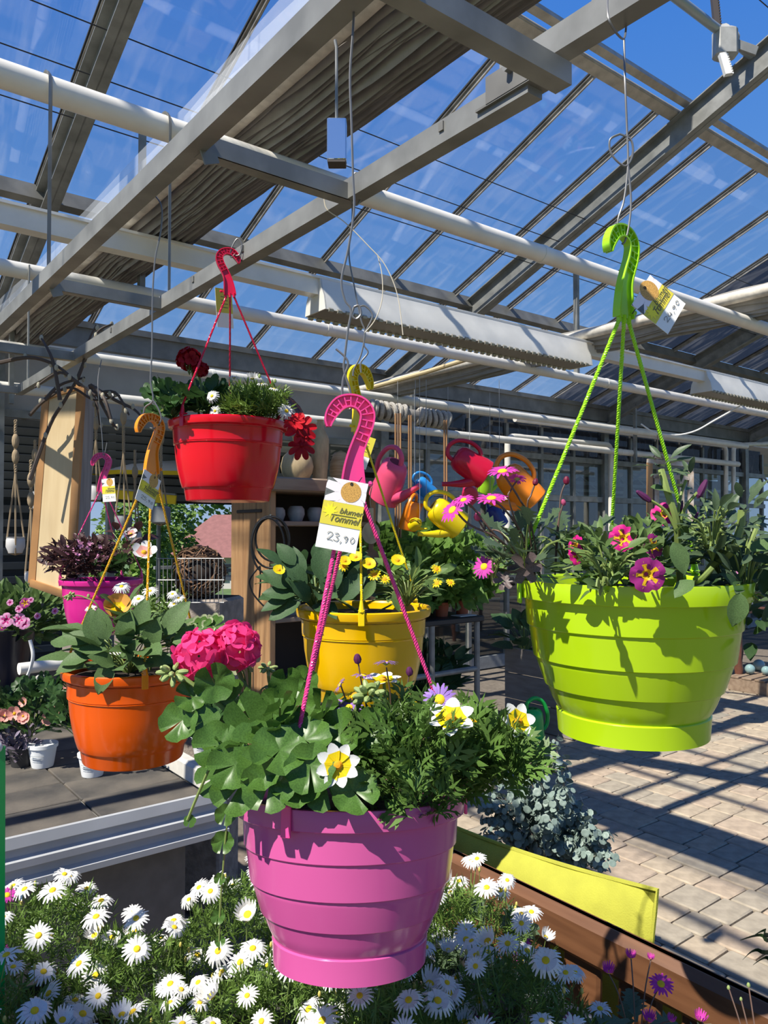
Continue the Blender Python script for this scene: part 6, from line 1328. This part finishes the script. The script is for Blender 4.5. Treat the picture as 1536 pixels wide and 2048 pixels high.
# --- right border: side table, pallet, glass balls, potted plant
tc_ = PZ(1478, 1376, 0); zt2 = .78
rt = thing('side_table', 'brown wooden table with turned legs at the right border behind the lime basket', 'table', (tc_.x+.5, tc_.y+.2, 0)); brw = mat('red_brown_wood', (.16, .06, .035), .45, var=.3)
mb = MB(); mb.cbox((tc_.x+.55, tc_.y+.28, zt2), (1.3, .75, .04), .006); mb.build('table_top', brw, rt)
for a in (0, 1.1):
    for b in (0, .56):
        mb = MB(); mb.lathe([(.028, 0), (.03, .1), (.045, .2), (.03, .3), (.04, .5), (.03, .55), (.045, .6), (.045, .76)], 14, Matrix.Translation((tc_.x+a, tc_.y+b, 0))); mb.build('leg', brw, rt)
pq = PZ(1520, 1388, 0); pa = thing('pallet', 'low wooden pallet under the side table at the right border', 'pallet', pq)
for k in range(4): mb = MB(); mb.cbox((pq.x+.35, pq.y-.15+.13*k, .135), (.8, .10, .02), .003); mb.build('slat', oak_d, pa)
for k in range(3): mb = MB(); mb.cbox((pq.x+.0+.35*k, pq.y+.05, .062), (.09, .5, .124), .003); mb.build('block', oak_d, pa)
glb = mat('sea_glass', (.25, .38, .37), .08, spec=.8)
for k, (px, py, r, lab) in enumerate(((1500, 1338, .05, 'left glass ball on the pallet'), (1518, 1332, .06, 'middle glass ball on the pallet'), (1532, 1340, .045, 'right glass ball on the pallet at the border'))):
    c = PZ(px, py+10, .145); o = thing('glass_ball', lab, 'ball', c); mb = MB(); mb.ball(c+Vector((0, 0, r)), r, 18); mb.build('ball', glb, o)
c = P(1497, 1256, 4.6); c.z = zt2+.02; c = Vector((tc_.x+.28, tc_.y+.1, zt2+.02)); x, y, d = proj(c); o = thing('flower_pot', 'plant in a pale square pot on the side table at the right border', 'potted plant', c); mb = MB(); mb.cbox(c+Vector((0, 0, .085)), (.20, .16, .17), .01); mb.build('pot', mat('pale_zinc', (.55, .60, .58), .5, var=.2), o)
stuff_cloud('foliage', o, T_sm, g_drk, x+10, y-75, d, 60, 55, .14, 260, 30, 171); flower(o, M_lpk[0], x-5, y-70, d-.15, 16)
# --- left: plywood board, willow twigs, macrame pots, willow nest on a stone trough
ply = mat('pale_plywood', (.66, .51, .29), .6, var=.25, vscale=2.5, col2=(.56, .41, .22), stretch=(6, 6, 1)); edge_or = mat('orange_edge_wood', (.52, .26, .09), .6, var=.3, vscale=5); grey_w = mat('grey_weathered_wood', (.36, .33, .30), .75, var=.3, vscale=4, stretch=(8, 8, 1))
d = 3.3
o = thing('plywood_board', 'tall leaning box of pale plywood with an orange edge at the left', 'board', P(120, 1190, d))
q = {n_: P(x, y, dd) for n_, (x, y, dd) in dict(tl=(92, 800, 3.30), tr=(163, 776, 3.18), br=(139, 1192, 3.14), bl=(64, 1166, 3.26), TR=(190, 768, 3.34), BR=(176, 1180, 3.30), TL=(118, 795, 3.46), BL=(98, 1160, 3.42)).items()}
mb = MB(); mb.add([q[k] for k in ('tl', 'tr', 'br', 'bl', 'TL', 'TR', 'BR', 'BL')], [(3, 2, 1, 0), (4, 5, 6, 7), (0, 1, 5, 4), (2, 3, 7, 6), (3, 0, 4, 7)], 0); mb.add([q[k] for k in ('tr', 'br', 'BR', 'TR')], [(0, 1, 2, 3)], 1); mb.build('panel', [ply, grey_w], o, sharp=20)
off = lambda p: p+toCam(p)*.008
mb = MB(); mb.beam(off(q['tr']), off(q['br']), .022, .03, RGT); mb.build('edge_strip', edge_or, o); mb = MB(); mb.beam(off(q['tl']), off(q['bl']), .014, .03, RGT); mb.build('edge_strip', edge_or, o)
mb = MB(); mb.beam(off(q['bl']), off(q['br']), .03, .022, FWD); mb.build('foot_strip', edge_or, o); mb = MB(); mb.beam(off(q['tl'])+Vector((0, 0, .01)), off(q['tr'])+Vector((0, 0, .01)), .02, .012, FWD); mb.build('edge_strip', edge_or, o)
kat = mat('willow_catkin', (.42, .38, .28), .9); twig_m = mat('willow_twig', (.075, .055, .045), .7)
wl = thing('willow_branches', 'bare pussy willow branches tied up at the upper left of the plywood board', 'branch', P(140, 790, 3.1)); rgd = random.Random(12)
BR = [[(60, 960), (100, 850), (130, 800), (160, 745), (178, 680), (193, 650)], [(150, 770), (170, 720), (195, 665), (225, 648)], [(120, 800), (105, 720), (80, 672)], [(0, 725), (60, 715), (110, 730), (150, 760), (190, 790)], [(190, 780), (215, 830), (232, 860)], [(180, 770), (230, 800), (270, 820), (290, 845)], [(90, 800), (120, 770), (170, 755)], [(190, 775), (210, 800), (225, 845), (238, 858)], [(185, 790), (230, 785), (258, 830)], [(160, 770), (120, 745), (70, 775)], [(180, 770), (195, 815), (200, 850)], [(60, 830), (90, 800), (140, 775), (190, 800), (240, 790)]]
for b in BR:
    dd = 3.1+rgd.uniform(-.12, .12); pts = bez([P(x, y, dd+rgd.uniform(-.03, .03)) for x, y in b], 5); mb = MB(); n = len(pts); mb.tube(pts, [.007*(1-.7*i/n)+.0012 for i in range(n)], 6); br_ = mb.build('branch', twig_m, wl)
    for i in range(4, n, 5):
        mb = MB(); mb.ball(pts[i]+rv(.008), .010, 8, sc=(.8, .8, 1.3)); mb.build('catkin', kat, br_)
white_c = mat('white_ceramic', (.66, .64, .62), .5); jute = mat('jute', (.38, .28, .17)); grey_c = mat('grey_ceramic', (.25, .26, .27), .6)
def macrame(label, px, ytop, ypot, wd, ht, d, m_, square=False, knots=(0.25,)):
    k = d/F; c = P(px, ypot, d); o = thing('macrame_pot', label, 'hanging pot', c, 'pots in cord hangers at the back left'); r = wd/2*k; h = ht*k
    mb = MB()
    if square: mb.cbox(c, (wd*k, wd*k, h), .01, HX)
    else: mb.lathe([(.001, -h/2), (r*.7, -h/2), (r, -h*.1), (r*.98, h*.3), (r*.9, h*.42), (r*.98, h*.5), (r*.85, h*.5), (r*.8, h*.2), (.001, h*.1)], 24, Matrix.Translation(c))
    mb.build('pot', m_, o); mid = P(px, ytop+(ypot-ytop)*.42, d)
    mb = MB(); rope(mb, P(px, ytop, d), mid, .010, .05); mb.build('cord', jute, o)
    for t in knots: mb = MB(); mb.ball(P(px, ytop, d).lerp(mid, t*2), .024, 10, sc=(1, 1, 2.2)); mb.build('knot', jute, o)
    for a in (.3, 2.4, 4.5):
        mb = MB(); mb.tube([mid, c+Vector((math.cos(a)*r*1.02, math.sin(a)*r*1.02, h*.3)), c+Vector((math.cos(a)*r*.75, math.sin(a)*r*.75, -h*.5)), c+Vector((0, 0, -h*.6))], .006, 5); mb.build('cord', jute, o)
macrame('white bowl in a jute hanger at the far left', 31, 840, 1090, 36, 32, 5.2, white_c, knots=(.2, .35))
macrame('small white jar in a jute hanger beside the plywood board', 62, 920, 1155, 24, 24, 5.0, white_c, knots=(.2, .4))
macrame('grey bowl in a jute hanger above the bronze plant', 247, 805, 1045, 34, 30, 5.4, grey_c, knots=(.15,))
macrame('square grey pot in a jute hanger right of the orange hook', 322, 862, 1030, 32, 34, 5.4, grey_c, True, knots=(.1,))
macrame('white jar in a jute hanger beside the pink hook of the small basket', 192, 800, 985, 26, 30, 5.6, white_c, knots=(.3,))
macrame('white pot in a jute hanger against the plywood board', 70, 880, 1000, 18, 34, 5.6, white_c, knots=(.3,))
macrame('white bowl far back between the orange cords', 270, 900, 1075, 26, 24, 5.9, white_c, knots=(.3,))
# trough, cage and nest
cT = P(418, 1222, 3.35); tr_ = thing('stone_trough', 'rough grey stone trough right behind the orange basket', 'trough', cT); k = 3.35/F; R_ = HX @ Matrix.Rotation(-.25, 3, 'Z')
mb = MB(); mb.cbox(cT, (100*k, .26, 56*k), .012, R_); mb.build('basin', mat('rough_stone', (.33, .28, .235), .9, var=.4, vscale=25, bump=1, bscale=70), tr_)
mb = MB(); mb.box(cT+Vector((0, 0, 28*k)), (86*k, .21, .004), R_); mb.build('soil', soil, tr_)
zb = cT.z-28*k; mb = MB(); mb.cbox((cT.x, cT.y, zb/2), (.2, .2, zb), .01, R_); mb.build('pedestal', mat('rough_stone', (.33, .28, .235)), tr_)
ns = thing('willow_nest', 'round nest ball of woven brown twigs with a dark entrance hole', 'nest', P(398, 1140, 3.3)); cN = P(398, 1144, 3.3); rN = 52*3.3/F; rgd = random.Random(9); mb = MB(); hole = toCam(cN)+RGT*.15
hole.normalize()
for i in range(330):
    a = Vector((rgd.gauss(0, 1), rgd.gauss(0, 1), rgd.gauss(0, 1))).normalized(); b = Vector((rgd.gauss(0, 1), rgd.gauss(0, 1), rgd.gauss(0, .5))); b = (b-a*b.dot(a)).normalized(); L = rgd.uniform(.5, 1.5); rr = rN*rgd.uniform(.82, 1.03); pts = []
    for t in (-.5, -.17, .17, .5):
        q_ = a*math.cos(t*L)+b*math.sin(t*L); pts.append(cN+q_*rr*(1+.05*rgd.random()))
    if any(((p-cN).normalized().dot(hole) > .90) for p in pts): continue
    mb.tube(pts, .0028, 4, cap=False)
tag(mb.build('twigs', mat('nest_twig', (.23, .13, .07), .85, var=.5, vscale=12), ns), kind='stuff')
mb = MB(); mb.ball(cN, rN*.80, 16); mb.build('dark_core', mat('nest_dark', (.03, .018, .012), .95), ns)  # solid near-black ball stands in for the shaded hollow behind the hole
cg_ = thing('wire_cage', 'thin wire fence panel standing in front of the twig nest', 'wire fence', P(380, 1205, 3.05)); mb = MB()
for i in range(16): x = 318+8.5*i; mb2 = MB(); mb2.tube([P(x, 1116, 3.08), P(x, 1206, 3.08)], .0016, 5); mb2.build('wire_bar', wire_gal, cg_)
for y in (1117, 1160, 1205): mb2 = MB(); mb2.tube([P(316, y, 3.08), P(448, y, 3.08)], .0018, 5); mb2.build('wire_bar', wire_gal, cg_)
# --- sensor box on its rod, hook and bracket on the lamp rail, vent drive
d = 1.75; sb = thing('sensor_box', 'shiny metal sensor box hanging on a thin rod near the top centre', 'sensor', P(674, 290, d)); k = d/F; steel = mat('polished_steel', (.62, .70, .80), .12, .9)
mb = MB(); mb.cbox(P(674, 284, d), (38*k, .035, 84*k), .002, HX); mb.build('housing', steel, sb); mb = MB(); mb.cbox(P(674, 325, d-.001), (36*k, .033, 12*k), .001, HX); mb.build('vent_slot', mat('dark_bar', (.05, .04, .035)), sb)
mb = MB(); mb.tube([P(673, 242, d), P(673, 95, d), P(670, 80, d)], .0035, 8); mb.build('rod', galv, sb)
d = onV(357, 490, RV); hb = thing('rail_hook', 'small hook and bracket on the lamp rail left of the red hook', 'hook', P(357, 490, d)); k = d/F
mb = MB(); mb.cbox(P(357, 489, d), (22*k, .05, 22*k), .003, HX); mb.build('bracket', galv, hb); mb = MB(); mb.tube(bez([P(x, y, d) for x, y in ((358, 480), (354, 472), (360, 466), (356, 458), (357, 424))], 5), .006, 6); mb.build('hook', white_pl, hb)
p0 = P(1452, 72, 4.85); vd = thing('vent_drive', 'rack and pinion vent drive on a shaft at the upper right', 'vent drive', p0); castm = mat('cast_grey', (.42, .42, .40), .55, .2, var=.2)
mb = MB(); mb.tube([p0+Vector((-5.5, 0, 0)), p0+Vector((6, 0, 0))], .028, 12); mb.build('shaft', mat('shaft_steel', (.34, .38, .39), .4, .4), vd)
k = 4.85/F
mb = MB(); mb.cbox(P(1450, 88, 4.80), (44*k, .10, 62*k), .02, HX); mb.build('gearbox', castm, vd); mb = MB(); mb.tube([p0-Vector((.05, 0, 0)), p0+Vector((.07, 0, 0))], .055, 14); mb.build('bearing', castm, vd)
mb = MB(); mb.cbox(P(1490, 95, 4.80), (50*k, .02, 20*k), .004, HX @ Matrix.Rotation(.35, 3, 'Y')); mb.build('bracket', galv, vd)
rackm = mat('white_rack', (.70, .70, .68), .45); mb = MB(); a, b = P(1444, 108, 4.72), P(1456, 150, 4.70); mb.beam(a, b, 13*k, .03, FWD)
for i in range(9):
    mb.box(a.lerp(b, (i+.5)/9)+RGT*8*k, (4*k, .025, 3*k), HX)
mb.build('rack', rackm, vd); mb = MB(); a, b = P(1424, -40, 4.95), P(1434, 58, 4.88); mb.beam(a, b, 11*k, .03, FWD)
for i in range(18): mb.box(a.lerp(b, (i+.5)/18)+RGT*7*k, (4*k, .025, 3*k), HX)
mb.build('rack', mat('dark_bar', (.05, .04, .035)), vd)
o = thing('bamboo_cane', 'pale bamboo cane lying against the far shade cloth bundle', 'cane', P(800, 765, 6.0)); mb = MB(); mb.tube([P(740, 776, 6.1), P(850, 745, 6.0), P(945, 715, 5.9)], .018, 10); mb.build('cane', stake_m, o)
